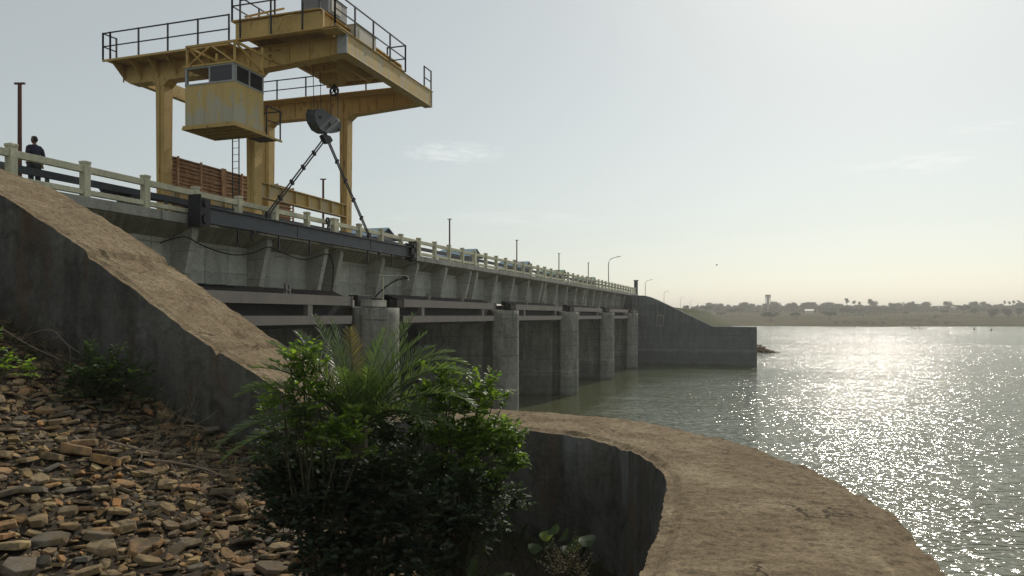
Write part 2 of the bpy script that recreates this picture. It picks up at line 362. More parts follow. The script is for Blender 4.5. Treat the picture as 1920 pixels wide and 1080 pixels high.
def stonemat(name, island):
    t = NT(name, .88, 0, .25)
    if island: r = t.g.outputs['Random Per Island']
    else:
        oi = t.n.new('ShaderNodeObjectInfo'); r = oi.outputs['Random']
    c = t.ramp(r, [(0,(.29,.22,.13)),(.16,(.44,.31,.15)),(.30,(.20,.175,.14)),(.46,(.50,.36,.17)),(.60,(.42,.24,.10)),(.72,(.17,.17,.15)),(.86,(.52,.25,.085)),(1,(.36,.27,.16))])
    c = t.mix(t.ramp(t.noise(3.2, 7, .6), [(.42, 0), (.62, 1)]), c, (.19,.14,.08))
    c = t.mix(t.ramp(t.noise(5.0, 7, .6), [(.52, 0), (.66, .8)]), c, (.085,.08,.07))
    c = t.mix(.6, c, t.ramp(t.noise(26, 6, .7), [(.25, .35), (.7, 1)]), 'MULTIPLY')
    t.color(c); t.bump(t.math('ADD', t.noise(24, 7, .7), t.noise(6, 5)), .55, .02)
    return t.mat
M['stone'] = stonemat('riprap_stone', False); M['stone_small'] = stonemat('riprap_chips', True)
WN = (1.9, 4.4, .22); WA = (.165, .075, .26); WR = .12
def watermat():
    t = NT('reservoir_water', WR, 0, .5)
    t.b.inputs['IOR'].default_value = 1.33
    t.color(t.mix(t.ramp(t.noise(.02, 4), [(.35, 0), (.65, 1)]), (.095,.100,.045), (.085,.105,.065)))
    n1 = t.noise(WN[0], 1, .5, (.75, 1.65, 1)); n2 = t.noise(WN[1], 1, .5, (.6, 1.45, 1)); n3 = t.noise(WN[2], 2, .5, (1, 1.7, 1))
    h = t.math('ADD', t.math('MULTIPLY', n1, WA[0]), t.math('MULTIPLY', n2, WA[1]))
    h = t.math('ADD', h, t.math('MULTIPLY', n3, WA[2]))
    X = t.xyz()      # sheltered, calmer water close to the piers
    calm = t.ramp(t.math('ADD', t.math('MULTIPLY', t.math('ADD', X[0], 15.0), .10), t.math('MULTIPLY', t.math('SUBTRACT', t.noise(.13, 5), .5), 1.4)), [(.0, .16), (.9, 1)])
    wind = t.ramp(t.noise(.035, 4, .55, (.55, 1.6, 1)), [(.35, .62), (.62, 1.08)])      # wind lanes
    h = t.math('MULTIPLY', t.math('MULTIPLY', h, wind), calm)
    t.bump(h, 1.0, 1.0)
    return t.mat
M['water'] = watermat()
def fieldmat():
    t = NT('far_fields', 1.0, 0, .0)
    n = t.noise(.012, 8, .62, (1, 3.2, 1), .5)
    c = t.ramp(n, [(.3,(.045,.052,.026)),(.45,(.085,.078,.042)),(.55,(.13,.108,.062)),(.68,(.06,.066,.032))])
    c = t.mix(t.ramp(t.noise(.05, 7, .65, (1, 2.5, 1)), [(.5, 0), (.62, .7)]), c, (.05,.06,.03))
    t.color(c); return t.mat
M['field'] = fieldmat()
def bankmat():
    t = NT('embankment_grass', 1.0, 0, .0)
    c = t.ramp(t.noise(.08, 7, .6), [(.35,(.06,.095,.03)),(.52,(.10,.105,.05)),(.68,(.12,.10,.062))])
    c = t.mix(.6, c, t.ramp(t.noise(.9, 6, .7), [(.3, .3), (.7, 1)]), 'MULTIPLY')
    t.color(c); t.bump(t.noise(.8, 6), 1, .4); return t.mat
M['bank'] = bankmat()

# ================================================================== THE SETTING
def sheet(name, verts, faces, mat, kind='structure', smooth=True):
    mb = MB(); mb.add(verts, faces); o = mb.build(name, mat, None, (0,0,0), smooth=smooth, fix=False); tag(o, kind=kind); return o
def gridfaces(nr, nc, flip=False):
    fs = []
    for i in range(nr-1):
        for j in range(nc-1):
            a = i*nc+j; f = (a, a+1, a+nc+1, a+nc); fs.append(f[::-1] if flip else f)
    return fs
sheet('water', [(-3000,-1500,WZ),(3000,-1500,WZ),(3000,3000,WZ),(-3000,3000,WZ)], [(0,1,2,3)], M['water'], smooth=False)
sheet('ground', [(-3050,-1550,WZ-5),(3050,-1550,WZ-5),(3050,3050,WZ-5),(-3050,3050,WZ-5)], [(0,1,2,3)], M['soil'], smooth=False)
# far shore: fields that rise behind the lake
def shore_y(a): return 505 + 26*math.sin(a*5.0+1.0) + 9*math.sin(a*23)+ 60*max(0, a-.45)
PROF = [(-15,-8.6),(0,-7.3),(6,-6.7),(60,-4.6),(130,-1.8),(240,1.8),(330,4.6),(420,7.6),(560,10.0),(900,12.5),(1500,15),(2400,18)]
def prof(d):
    for (a, ha), (b, hb) in zip(PROF, PROF[1:]):
        if d <= b: return ha+(hb-ha)*max(0, (d-a))/(b-a)
    return PROF[-1][1]
def far_h(X, Y):
    a = X/Y; d = Y - shore_y(a)
    h = prof(d)
    return h + max(0, min(1, d/80))*1.3*(mnoise.noise((X*.011, Y*.011, 0)) + .5*mnoise.noise((X*.03, Y*.05, 3)))
ds = [-15,-6,0,3,6,12,20,30,45,60,80,105,130,160,200,240,280,330,380,420,480,560,700,900,1200,1600,2200]
vsx = []; NA = 240
for d in ds:
    for i in range(NA):
        a = -1.15 + 2.35*i/(NA-1); Y = shore_y(a)+d; X = a*Y
        x, y = camxy(X, Y); vsx.append((x, y, far_h(X, Y)))
sheet('hills', vsx, gridfaces(len(ds), NA), M['field'])
# embankment dam that carries the road on beyond the bridge
def crest_v(u):
    pts = [(100,24),(120,24.5),(190,28),(260,34),(350,36.5),(420,38),(520,39),(640,40),(900,60)]
    for (a, va), (b, vb) in zip(pts, pts[1:]):
        if u <= b: return va + (vb-va)*(u-a)/(b-a)
    return 60
rows = []; us = [113.2] + [118+i*3 for i in range(30)] + [210+i*9 for i in range(60)]
prf = [(-28,-9.0),(-24.5,-7.6),(-18,-5.1),(-12,-2.4),(-6,.4),(-4.6,1.6),(-4,3.0),(-3.7,3.45),(3.9,3.45),(6,2.6),(14,-1),(40,-3),(120,-4)]
for u in us:
    c = crest_v(u)
    for dv, z in prf:
        n = 0 if abs(dv) < 4.1 else .35*mnoise.noise((u*.3, dv*.4, 1))
        rows.append(W(u, c+dv, z+n))
sheet('embankment', rows, gridfaces(len(us), len(prf), True), M['bank'])
rd = []
for u in us:
    c = crest_v(u); rd += [W(u, c-3.2, 3.47), W(u, c+3.2, 3.47)]
sheet('road', rd, gridfaces(len(us), 2, True), M['asphalt'], smooth=False)
# riprap bank the camera looks down on
def gz(u, v):
    pl = -5.34+.39*v
    f = -3.25 + .06*mnoise.noise((u*.7, v*.7, 0))
    k = .5
    z = f + k*math.log1p(math.exp(min(40, (pl-f)/k)))       # soft maximum of slope and floor
    return min(z, 3.4) + .05*mnoise.noise((u*1.3, v*1.3, 4)) + .03*mnoise.noise((u*4, v*4, 9))
# ------------------------------------------------------------------ near wing wall (slope, then level, then curving back)
def wpt(X, Y): return Vector(camxy(X, Y))
outer = [Vector((-17.5,12.2)), Vector((-12,12.2)), Vector((-6.5,12.2)), Vector((-4.1,12.2)), wpt(1.04,12.17), wpt(1.96,11.4), wpt(2.52,10.37), wpt(2.92,9.3), wpt(3.15,8.18), wpt(3.17,6.93), wpt(3.10,6.09), wpt(2.85,5.11), wpt(2.6,4.3), wpt(2.2,3), wpt(1.6,1.2), wpt(1.2,-.6), wpt(1.0,-3)]
inner = [Vector((-17.5,10.3)), Vector((-12,10.3)), Vector((-6.5,10.3)), Vector((-3.9,10.3)), wpt(.73,10.18), wpt(1.17,9.61), wpt(1.46,8.75), wpt(1.56,8.06), wpt(1.50,7.27), wpt(1.31,6.44), wpt(1.12,5.7), wpt(.83,4.8), wpt(.6,4.1), wpt(.1,2.9), wpt(-.4,1.2), wpt(-.7,-.6), wpt(-.9,-3)]
def cr(pts, n):
    out = []
    for i in range(len(pts)-1):
        p0 = pts[max(i-1,0)]; p1 = pts[i]; p2 = pts[i+1]; p3 = pts[min(i+2, len(pts)-1)]
        for k in range(n):
            t = k/n
            out.append(.5*((2*p1)+(p2-p0)*t+(2*p0-5*p1+4*p2-p3)*t*t+(3*p1-p0-3*p2+p3)*t**3))
    out.append(pts[-1]); return out
def resample(pts, n):
    L = [0]
    for a, b in zip(pts, pts[1:]): L.append(L[-1]+(b-a).length)
    return L
NI = 90
O2, I2 = cr(outer, NI), cr(inner, NI)
TOPP = [(-99,3.35),(4.5,-1.6),(6.45,-1.6)]
def top_z(v):
    pts = [(6.45,-1.6),(8.96,-.34),(10.2,.42),(11.55,1.28),(12.9,2.03),(14.4,2.76),(16.0,3.3),(18,3.36)]
    if v <= 6.45: return -1.6
    for (a, za), (b, zb) in zip(pts, pts[1:]):
        if v <= b: return za+(zb-za)*(v-a)/(b-a)
    return 3.36
def build_wing():
    mb = MB(); NC = 22; cols = []
    n = len(O2)
    # drop very dense rows on the long straight parts only lightly
    for i in range(n):
        o, q = O2[i], I2[i]; ring = []
        for j in range(NC+1):
            s = j/NC; p = q.lerp(o, s); v = -p.x
            z = top_z(v)
            w = .022*mnoise.noise((p.x*1.1, p.y*1.1, 0)) + .010*mnoise.noise((p.x*4, p.y*4, 2)) + .012*mnoise.noise((p.x*11, p.y*11, 5))
            e = min(s, 1-s)
            if e < .05: w -= .02 + .05*abs(mnoise.noise((p.x*2.3, p.y*2.3, 7)))
            if p.y < 12.3 and v > 7:
                vc1 = v - 11.35 - .12*mnoise.noise((p.y*2.5, 1, 0)); vc2 = v - 8.55 - .10*mnoise.noise((p.y*3, 5, 0))
                if -.9 < vc1 < 0: w -= .09*math.exp(vc1/.25)*(1+.5*mnoise.noise((p.x*6, p.y*6, 0)))
                w += .03*math.exp(-((vc1-.08)/.10)**2)
                w -= .10*math.exp(-(vc2/.045)**2)
                w -= .10*math.exp(-((v-8.95)/.10)**2-((p.y-11.3)/.14)**2)
            jag = Vector((0, 0))
            if j in (0, NC):
                d = (q-o).normalized() * (1 if j == 0 else -1)
                jag = d*(.012*mnoise.noise((p.x*7, p.y*7, 3)) + .010*mnoise.noise((p.x*2.6, p.y*2.6, 8)) + .014*mnoise.noise((p.x*17, p.y*17, 1)) + .05*max(0, mnoise.noise((p.x*1.9, p.y*1.9, 11))-.35))
            ring.append((p.x+jag.x, p.y+jag.y, z+w))
        cols.append(ring)
    vs = [p for r in cols for p in r]; m = NC+1
    mb.add(vs, [(i*m+j, i*m+j+1, (i+1)*m+j+1, (i+1)*m+j) for i in range(n-1) for j in range(NC)])
    mb.cur = 1
    for side in (0, NC):
        vs = []; K = 14
        for i in range(n):
            x, y, z = cols[i][side]
            zb = -4.6 if side == 0 else WZ-1.5
            for k in range(K+1):
                t = k/K
                dd = (O2[i]-I2[i]).normalized()*(1 if side else -1)
                off = .03*mnoise.noise((x*2, y*2, t*5)) + (.015 if k else 0)
                vs.append((x+dd.x*off*(k > 0), y+dd.y*off*(k > 0), z+(zb-z)*t))
        mb.add(vs, [(i*(K+1)+k, i*(K+1)+k+1, (i+1)*(K+1)+k+1, (i+1)*(K+1)+k) for i in range(n-1) for k in range(K)])
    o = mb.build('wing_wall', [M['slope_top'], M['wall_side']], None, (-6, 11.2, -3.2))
    tag(o, 'massive near concrete wall with ochre weathered top that slopes down and curves round in front', 'wall')
build_wing()
# ground sheet, cut to stay inside the wall
poly = [( (a+b)/2 ) for a, b in zip(O2, I2)]
poly2 = [(p.x, p.y) for p in poly] + [(0.2,-9), (-45,-9), (-45,11.2)]
def inside(x, y, P):
    c = False; j = len(P)-1
    for i in range(len(P)):
        xi, yi = P[i]; xj, yj = P[j]
        if (yi > y) != (yj > y) and x < (xj-xi)*(y-yi)/(yj-yi)+xi: c = not c
        j = i
    return c
gx = [-45+i*.22 for i in range(220)]; gy = [-9+i*.2 for i in range(103)]
vs = [(x, y, gz(y, -x)) for y in gy for x in gx]
fs = [f for f in gridfaces(len(gy), len(gx)) if inside(sum(vs[k][0] for k in f)/4, sum(vs[k][1] for k in f)/4, poly2)]
sheet('embankment_soil', vs, fs, M['soil'])
bpy.data.objects['embankment_soil'].name = 'terrain'
# ================================================================== THE SPILLWAY BRIDGE
UJ = 30.4; S = 18.1
br = empty('spillway_bridge', W(9, 23, 3.1), 'long grey concrete road bridge over the gates with slanting ribs under its edge', 'bridge')
mb = MB(); mb.prism_u([(18.45,3.14),(18.45,3.46),(28.5,3.46),(28.5,3.14)], 9.0, 123.2); mb.build('deck', M['deck_conc'], br, bevel=.02)
mb = MB(); mb.prism_u([(19.3,3.462),(19.3,3.50),(27.7,3.50),(27.7,3.462)], 9.2, 123); mb.build('road_surface', M['asphalt'], br)
spans = []
for j in range(-1, 6):
    a = UJ+(j-1)*S+.12 if False else None
for j in range(0, 6):
    u0 = max(12.3, UJ+(j-1)*S+.5); u1 = min(UJ+j*S-.5, 122.0); spans.append((u0, u1))
for k, (u0, u1) in enumerate(spans):
    mb = MB(); mb.ub(u0, u1, 19.6, 20.1, .95, 3.137); mb.build('girder', M['girder'], br)
    mb = MB(); mb.ub(u1, u1+.99 if k < 5 else u1+.3, 20.12, 20.4, .955, 3.13); mb.build('end_diaphragm', M['girder'], br)
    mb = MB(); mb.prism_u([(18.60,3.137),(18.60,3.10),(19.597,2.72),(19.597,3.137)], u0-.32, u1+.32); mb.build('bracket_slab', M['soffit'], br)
    for q in range(5):
        ur = UJ+(k-1)*S+.65+q*4.2
        if ur < 12.4: continue
        mb = MB(); mb.prism_u([(18.64,3.095),(18.62,2.86),(19.08,.95),(19.595,.95),(19.595,2.715)], ur-.15, ur+.15); mb.build('rib', M['rib'], br, bevel=.015)
# abutments
mb = MB(); mb.prism_v([(8.6,-8.5),(12.25,-8.5),(12.25,3.13),(8.6,3.13)], 17.0, 28.4); ab = mb.build('abutment', M['wall_side'], None, W(10.4,22,-8)); tag(ab, 'near concrete abutment where the sloping ochre wall meets the deck', 'abutment')
# far wing wall
fw = MB()
fw.prism_u([(17.6,-8.5),(17.6,3.05),(15.7,2.98),(14.94,2.78),(13.9,2.35),(5.9,-1.55),(-.1,-1.6),(-.1,-8.5)], 111.0, 113.0)
fwo = fw.build('wing_wall', M['farwall'], None, W(112, 8, -7.2), bevel=.05); tag(fwo, 'far blue-grey concrete wall stepping down from the bridge end into the water', 'wall')
mb = MB(); mb.ub(110.985, 110.999, 12.9, 13.9, -1.5, -1.44).ub(110.985, 110.999, 12.9, 12.96, -1.5, 0).ub(110.985, 110.999, 12.9, 13.9, 0, .06).ub(110.985, 110.999, 13.84, 13.9, -1.5, 0)
mb.build('panel_outline', M['rib'], fwo)
mb = MB(); mb.ub(113.02, 124, 17.4, 28.2, -8.5, 3.12); ab = mb.build('abutment', M['farwall'], None, W(118,22,-8)); tag(ab, 'far concrete abutment carrying the far end of the bridge deck', 'abutment')
mb = MB(); mb.ub(121.9, 122.5, 18.4, 18.95, 3.47, 5.7).ub(121.8, 122.6, 18.3, 19.05, 5.7, 5.82)
o = mb.build('end_pillar', M['block'], None, W(122.2,18.6,3.46), bevel=.03); tag(o, 'tall dark pillar closing the far end of the railing', 'pillar')
# ------------------------------------------------------------------ piers
def pier(i):
    u = UJ+i*S; vc = 16.85; r = 1.4
    names = ['nearest round-nosed concrete pier, with the small lamp and boxes on its top', 'second round-nosed pier from the crane end, beside the right edge of the shrub', 'third round-nosed pier, standing in open water with cracks near its middle', 'fourth round-nosed pier, last but one before the far blue-grey wall', 'slim farthest round-nosed pier beside the far blue-grey wall']
    e = empty('bridge_pier', W(u, 18, WZ), names[i], 'pier', 'round-nosed piers of the spillway bridge')
    mb = MB(); pts = []
    N = 28
    for k in range(N+1):
        t = math.pi*k/N; pts.append((u-r*math.cos(t), vc-r*math.sin(t)))
    rings = 26; vs = []
    for q in range(rings+1):
        z = -8.6+(.36+8.6)*q/rings
        for (a, b) in pts:
            w = 1 + .006*mnoise.noise((a*1.5, b*1.5, z*1.3))
            vs.append(W(u+(a-u)*w, vc+(b-vc)*w, z))
    m = len(pts); fs = [(q*m+k, q*m+k+1, (q+1)*m+k+1, (q+1)*m+k) for q in range(rings) for k in range(m-1)]
    fs += [(q*m+m-1, q*m, (q+1)*m, (q+1)*m+m-1) for q in range(rings)]
    fs += [tuple(range(rings*m, rings*m+m))]
    mb.add(vs, fs); o = mb.build('cutwater', M['pier'], e)
    for p in o.data.polygons: p.use_smooth = len(p.vertices) == 4
    mb = MB(); mb.ub(u-.75, u+.75, vc+.002, 17.55, -8.6, .34); mb.build('gate_slot', M['pier'], e)
    mb = MB(); mb.ub(u-r, u+r, 17.55, 28, -8.6, .36); mb.ub(u-1.38, u+1.38, 19.75, 27, .361, .94); mb.build('shaft', M['pier'], e, bevel=.02)
    mb = MB()
    z = .36
    mb.ub(u-r*.9, u+r*.9, vc+.1, 19, z+.003, z+.05); mb.build('pier_cap', M['deck_conc'], e)
for i in range(5): pier(i)
# radial gates deep in the bays
for k, (u0, u1) in enumerate([(12.25, 29.0), (31.8, 47.1), (49.9, 65.2), (68, 83.3), (86.1, 101.4), (104.2, 113.0)]):
    mb = MB(); pr = []
    for q in range(13):
        t = q/12; z = -8.4+t*10.6; pr.append((22.3+1.1*math.sin(t*math.pi)*-1+.9, z))
    vs = [W(u, v, z) for v, z in pr for u in (u0, u1)] + [W(u, v+.3, z) for v, z in pr for u in (u0, u1)]
    n = len(pr)*2
    fs = [(2*q, 2*q+1, 2*q+3, 2*q+2) for q in range(12)] + [(n+2*q+1, n+2*q, n+2*q+2, n+2*q+3) for q in range(12)] + [(0,n,n+1,1)]
    fs += [(2*q, 2*q+2, n+2*q+2, n+2*q) for q in range(12)] + [(2*q+3, 2*q+1, n+2*q+1, n+2*q+3) for q in range(12)]
    mb.add(vs, fs)
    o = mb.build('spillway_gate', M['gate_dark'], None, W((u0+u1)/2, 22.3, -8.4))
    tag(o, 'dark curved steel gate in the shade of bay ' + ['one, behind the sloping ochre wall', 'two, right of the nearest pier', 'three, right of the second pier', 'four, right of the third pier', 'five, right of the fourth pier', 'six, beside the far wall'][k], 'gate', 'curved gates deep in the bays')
# stoplog frames across the bays
BAY = [(12.6, 28.35), (33.25, 46.9), (51.2, 65.0), (69.3, 83.1), (87.4, 101.2), (105.4, 110.6)]
bl = ['left of the nearest pier, partly behind the ochre slope', 'between the nearest pier and the second pier', 'between the second and third piers', 'between the third and fourth piers', 'between the fourth and farthest piers', 'between the farthest pier and the far wall']
for k, (u0, u1) in enumerate(BAY):
    e = empty('stoplog_gate', W((u0+u1)/2, 16.8, -.35), 'faded brown two-beam gate ' + bl[k], 'gate', 'two-beam gate frames across the bays')
    v0, v1 = 16.5, 16.85
    mb = MB(); mb.ub(u0, u1, v0, v0+.03, .43, .82).ub(u0, u1, v0+.03, v1, .79, .82).ub(u0, u1, v0+.03, v1, .43, .46).ub(u0, u0+.05, v0-.05, v1, .40, .84).ub(u1-.05, u1, v0-.05, v1, .40, .84); mb.build('upper_beam', M['gate_steel'], e)
    mb = MB(); mb.ub(u0, u1, v0, v0+.03, -.34, 0).ub(u0, u1, v0+.03, v1, -.03, 0).ub(u0, u1, v0+.03, v1, -.34, -.31); mb.build('lower_beam', M['gate_steel'], e)
    L = u1-u0
    for t in ((.17, .83) if k else (.80, .2)):
        mb = MB(); mb.ub(u0+L*t-.16, u0+L*t+.16, v0+.01, v0+.22, .002, .428); mb.build('strut', M['gate_steel'], e)
    mb = MB(); mb.ub(u0-.2, u1+.2, 17.1, 17.16, -.5, .8); mb.build('skin_plate', M['gate_dark'], e)
    mb = MB(); n = int(L/.95)
    for q in range(n):
        a = u0+.1+q*L/n
        mb.add([W(a,16.9,.83),W(a+L/n-.08,16.9,.83),W(a+L/n-.03,17.5,1.08),W(a+.03,17.5,1.06),W(a,16.95,.80),W(a+L/n-.08,16.95,.80),W(a+L/n-.03,17.55,1.05),W(a+.03,17.55,1.03)],
               [(0,1,2,3),(7,6,5,4),(0,4,5,1),(1,5,6,2),(2,6,7,3),(3,7,4,0)])
    mb.ub(u0, u1, 17.5, 17.58, .75, 1.04)
    mb.build('rubber_seal', M['rubber'], e)
    mb = MB()
    for t in (.28, .36, .72) if k == 0 else (.25, .6):
        a = u0+L*t; mb.ub(a-.05, a+.05, 16.7, 16.8, .83, 1.22).ub(a+.18, a+.26, 16.7, 16.8, .83, 1.16).ub(a-.05, a+.26, 16.68, 16.82, .95, 1.0)
    mb.build('lifting_lug', M['gate_steel'], e)
# ------------------------------------------------------------------ parapet railing
pr = empty('concrete_railing', W(9, 18.6, 3.46), 'cream painted concrete post and rail parapet along the upstream deck edge', 'railing')
def seg_posts():
    out = []
    k = -9
    while True:
        u = UJ + k*S/8
        if u > 121.5: break
        if u > 10: out.append((u, k % 8 == 0))
        k += 1
    return out
PP = seg_posts()
for i, (u, big) in enumerate(PP):
    w = .21 if big else .105
    dh = random.uniform(-.02,.02); u += random.uniform(-.012,.012); mb = MB(); mb.ub(u-w, u+w, 18.50+dh*.3, 18.72+dh*.3, 3.462, 4.439+dh).ub(u-w-.012, u+w+.012, 18.488+dh*.3, 18.732+dh*.3, 4.44+dh, 4.52+dh)
    mb.build('post', M['rail'], pr, bevel=.012)
mb = MB(); r1 = MB()
for (a, ba), (b, bb) in zip([(10,False)]+PP, PP):
    ua, ub_ = a+(.21 if ba else .105), b-(.21 if bb else .105)
    if ub_-ua < .3: continue
    mb.ub(ua, ub_, 18.54, 18.70, 4.17, 4.36); r1.ub(ua, ub_, 18.54, 18.70, 3.53, 3.68)
mb.build('top_rail', M['rail'], pr, bevel=.012); r1.build('bottom_rail', M['rail'], pr, bevel=.012)
# steel channel behind it
mb = MB(); mb.ub(10, 121, 19.16, 19.18, 3.92, 4.12).ub(10, 121, 19.18, 19.28, 4.10, 4.12).ub(10, 121, 19.18, 19.28, 3.92, 3.94)
u = 11.6
while u < 121: mb.ub(u-.04, u+.04, 19.183, 19.27, 3.505, 3.918); u += 4.52
o = mb.build('guard_rail', M['beam_blue'], None, W(66, 19.2, 3.5)); tag(o, 'dark blue-grey steel channel running behind the cream parapet', 'guard rail')
# ================================================================== GANTRY CRANE
U1, U2 = 26.15, 33.5; VA, VB = 19.8, 24.5; ZD = 3.5
VE0, VE1 = 15.7, 26.9
cr_ = empty('gantry_crane', W(30, 22, ZD), 'yellow gantry crane with railed top walkways straddling the bridge deck', 'crane')
def zrail(pts, z, h=1.15, mid=True, n=None, r=.026, foot=.0):
    mb = MB(); P = [Vector(W(u, v, z)) for u, v in pts]
    for a, b in zip(P, P[1:]):
        mb.bar(a+Vector((0,0,h)), b+Vector((0,0,h)), r*1.8)
        if mid: mb.bar(a+Vector((0,0,h*.5)), b+Vector((0,0,h*.5)), r*1.6)
        L = (b-a).length; k = max(1, round(L/1.65))
        for i in range(k+1):
            p = a.lerp(b, i/k); mb.bar(p-Vector((0,0,foot)), p+Vector((0,0,h+.03)), r*2.2)
    return mb
for gi, u in enumerate((U1, U2)):
    # box girder with haunches down to the legs
    ua, ub_ = u, u+.55
    mb = MB()
    poly = [(VE1,11.08),(VE1,10.75),(VE1-.28,10.42),(VE1-.55,10.27),(VB+.62,10.25),(VB+.45,10.0),(VB+.02,10.0),(VB-.25,10.25),
            (VA+.70,10.25),(VA+.45,10.0),(VA-.02,10.0),(VA-.30,10.22),(VA-.9,10.25),(VE0,10.45),(VE0,11.08)]
    mb.prism_u(poly, ua, ub_)
    pb = mb.build('portal_beam', M['yellow'], cr_, bevel=.015)
    mb = MB(); mb.ub(ua-.08, ub_+.08, VE0, VE1, 11.082, 11.12)
    for v in [VE0+.5+i*.95 for i in range(12)]: mb.ub(ua-.06, ua-.002, v, v+.03, 10.35, 11.08)
    mb.build('top_flange', M['yellow'], pb)
    for v in (VA, VB):
        mb = MB(); n = 4
        for (a, b, c, d, z0, z1) in ((ua+.02, ub_-.02, v, v+.44, 4.15, 10.0),):
            mb.prism_u([(v-.02+.06, z0), (v+.44-.04, z0), (v+.45, z1), (v-.02, z1)], a, b)
        mb.ub(ua-.03, ua+.02, v+.20, v+.24, 4.2, 10.3)
        lg = mb.build('leg', M['yellow'], cr_, bevel=.012)
        mb = MB(); mb.ub(ua-.35, ub_+.35, v-.04, v+.48, 3.86, 4.148)
        for du in (-.1, .65): mb.tube(W(ua+du, v+.05, 3.72), W(ua+du, v+.40, 3.72), .2, 14)
        mb.build('wheel_box', M['yellow'], lg, bevel=.01)
# walkway beside the near portal, on gussets
mb = MB(); mb.ub(25.3, 26.06, 20.4, 26.95, 11.09, 11.125)
mb.ub(25.28, 25.34, 20.4, 27.0, 11.03, 11.088)
mb.build('walkway', M['yellow'], cr_)
for i in range(7):
    v = 20.9+i*.95
    mb = MB(); mb.add([W(25.36, v, 11.08), W(26.14, v, 11.08), W(26.14, v, 10.45), W(25.36, v+.04, 11.08), W(26.14, v+.04, 11.08), W(26.14, v+.04, 10.45)], [(0,1,2),(5,4,3),(0,3,4,1),(1,4,5,2),(2,5,3,0)])
    mb.build('bracket', M['yellow'], cr_)
zrail([(25.33,20.42),(25.33,26.6),(25.33,27.0),(26.0,26.95)], 11.12).build('railing', M['dark'], cr_)
mb = MB(); mb.ub(32.75, 33.4, 16.0, 26.9, 11.09, 11.125); mb.build('walkway', M['yellow'], cr_)
zrail([(32.8,16.6),(32.8,26.9)], 11.12, 1.0, True).build('railing', M['dark'], cr_)
zrail([(33.3,15.40),(34.1,15.40)], 11.12, 1.05).build('railing', M['dark'], cr_)
mb = MB(); mb.ub(33.2,34.2,15.32,15.9,11.16,11.19); mb.build('landing', M['yellow'], cr_)
# end girders joining the portals
mb = MB(); mb.ub(26.0, 34.0, 15.35, 15.69, 10.38, 11.12); mb.ub(26.0,34.0,15.31,15.75,11.122,11.15).ub(26.0,34.0,15.28,15.72,10.34,10.378)
eg = mb.build('end_girder', M['yellow_bright'], cr_, bevel=.01)
for a, b in ((25.9, 25.99), (34.01, 34.08)): mb = MB(); mb.ub(a, b, 15.32, 15.74, 10.36, 11.14); mb.build('end_plate', M['frame_white'], eg)
mb = MB(); mb.ub(26.7, 33.5, 26.4, 26.7, 10.45, 11.05); mb.build('end_girder', M['yellow'], cr_)
# low tie beams between the legs
for v in (VA+.06, VB+.06):
    mb = MB(); mb.ub(26.69, 33.51, v+.12, v+.18, 5.05, 5.62).ub(26.69, 33.51, v-.02, v+.32, 5.621, 5.66).ub(26.69, 33.51, v-.02, v+.32, 5.01, 5.049)
    for k in range(7): a = 27.2+k; mb.ub(a, a+.04, v+.0, v+.119, 5.05, 5.62)
    mb.build('tie_beam', M['yellow_bright'], cr_)
# ladder up the near upstream leg
mb = MB()
for dv in (0, .32): mb.bar(W(25.95, 20.42+dv, 3.6), W(25.95, 20.42+dv, 8.0), .035)
for k in range(15): mb.tube(W(25.95, 20.42, 3.9+k*.28), W(25.95, 20.74, 3.9+k*.28), .012, 5)
mb.build('ladder', M['dark'], cr_)
# trolley
tr = empty('trolley', W(28.5, 17.8, 11.2), None, None); tr.parent = cr_; tr.location = Vector(W(28.5,17.8,11.2))-ORG[cr_.name]
mb = MB()
mb.ub(25.2, 25.32, 15.95, 20.0, 11.16, 11.84).ub(25.15, 25.45, 15.95, 20.05, 11.12, 11.158)
mb.ub(31.9, 32.02, 15.95, 20.0, 11.16, 11.84)
mb.ub(25.33, 31.89, 19.5, 19.7, 11.2, 11.84).ub(25.33, 31.89, 16.1, 16.25, 11.2, 11.84)
mb.ub(27.4, 27.6, 16.26, 19.49, 10.95, 11.5).ub(30.6, 30.8, 16.26, 19.49, 10.95, 11.5)
mb.build('trolley_frame', M['yellow'], tr, bevel=.01)
mb = MB(); mb.ub(25.1, 32.1, 16.0, 20.15, 11.86, 11.91)
mb.build('platform', M['yellow'], tr)
mb = MB(); mb.ub(25.2, 25.86, 15.3, 16.1, 11.08, 11.115).ub(25.2, 31.0, 15.28, 15.96, 11.156, 11.19)
for k in range(14): mb.ub(25.4+k*.4, 25.43+k*.4, 15.32, 15.95, 11.12, 11.154)
mb.build('side_walkway', M['yellow'], tr)
zrail([(25.12,20.1),(25.12,16.05)], 11.91, 1.15).build('railing', M['dark'], tr)
zrail([(25.12,20.1),(32.0,20.1)], 11.91, 1.15).build('railing', M['dark'], tr)
zrail([(24.98,19.6),(24.98,15.28)], 11.1, 1.5, False).build('railing', M['dark'], tr)
zrail([(24.98,15.28),(31.0,15.28)], 11.17, 1.2).build('railing', M['dark'], tr)
zrail([(31.0,15.28),(31.0,16.2)], 11.17, 1.2).build('railing', M['dark'], tr)
mb = MB(); mb.ub(25.02,25.2,15.9,19.6,11.06,11.09); mb.build('toe_walkway', M['yellow'], tr)
for a in ((25.6,27.0,15.95,17.2,11.93,12.62,'grey_paint'),(27.4,29.1,15.75,16.35,11.36,12.08,'white')):
    mb = MB(); mb.ub(*a[:6]); mb.ub(a[0]-.03,a[1]+.03,a[2]-.03,a[3]+.03,a[5]+.001,a[5]+.035)
    hb = mb.build('hoist_cover', M[a[6]], tr, bevel=.02)
    mb = MB(); mb.ub(a[0]+.2,a[0]+.9,a[2]-.02,a[2]-.002,a[4]+.12,a[5]-.12); mb.build('cover_door', M['white'], hb)
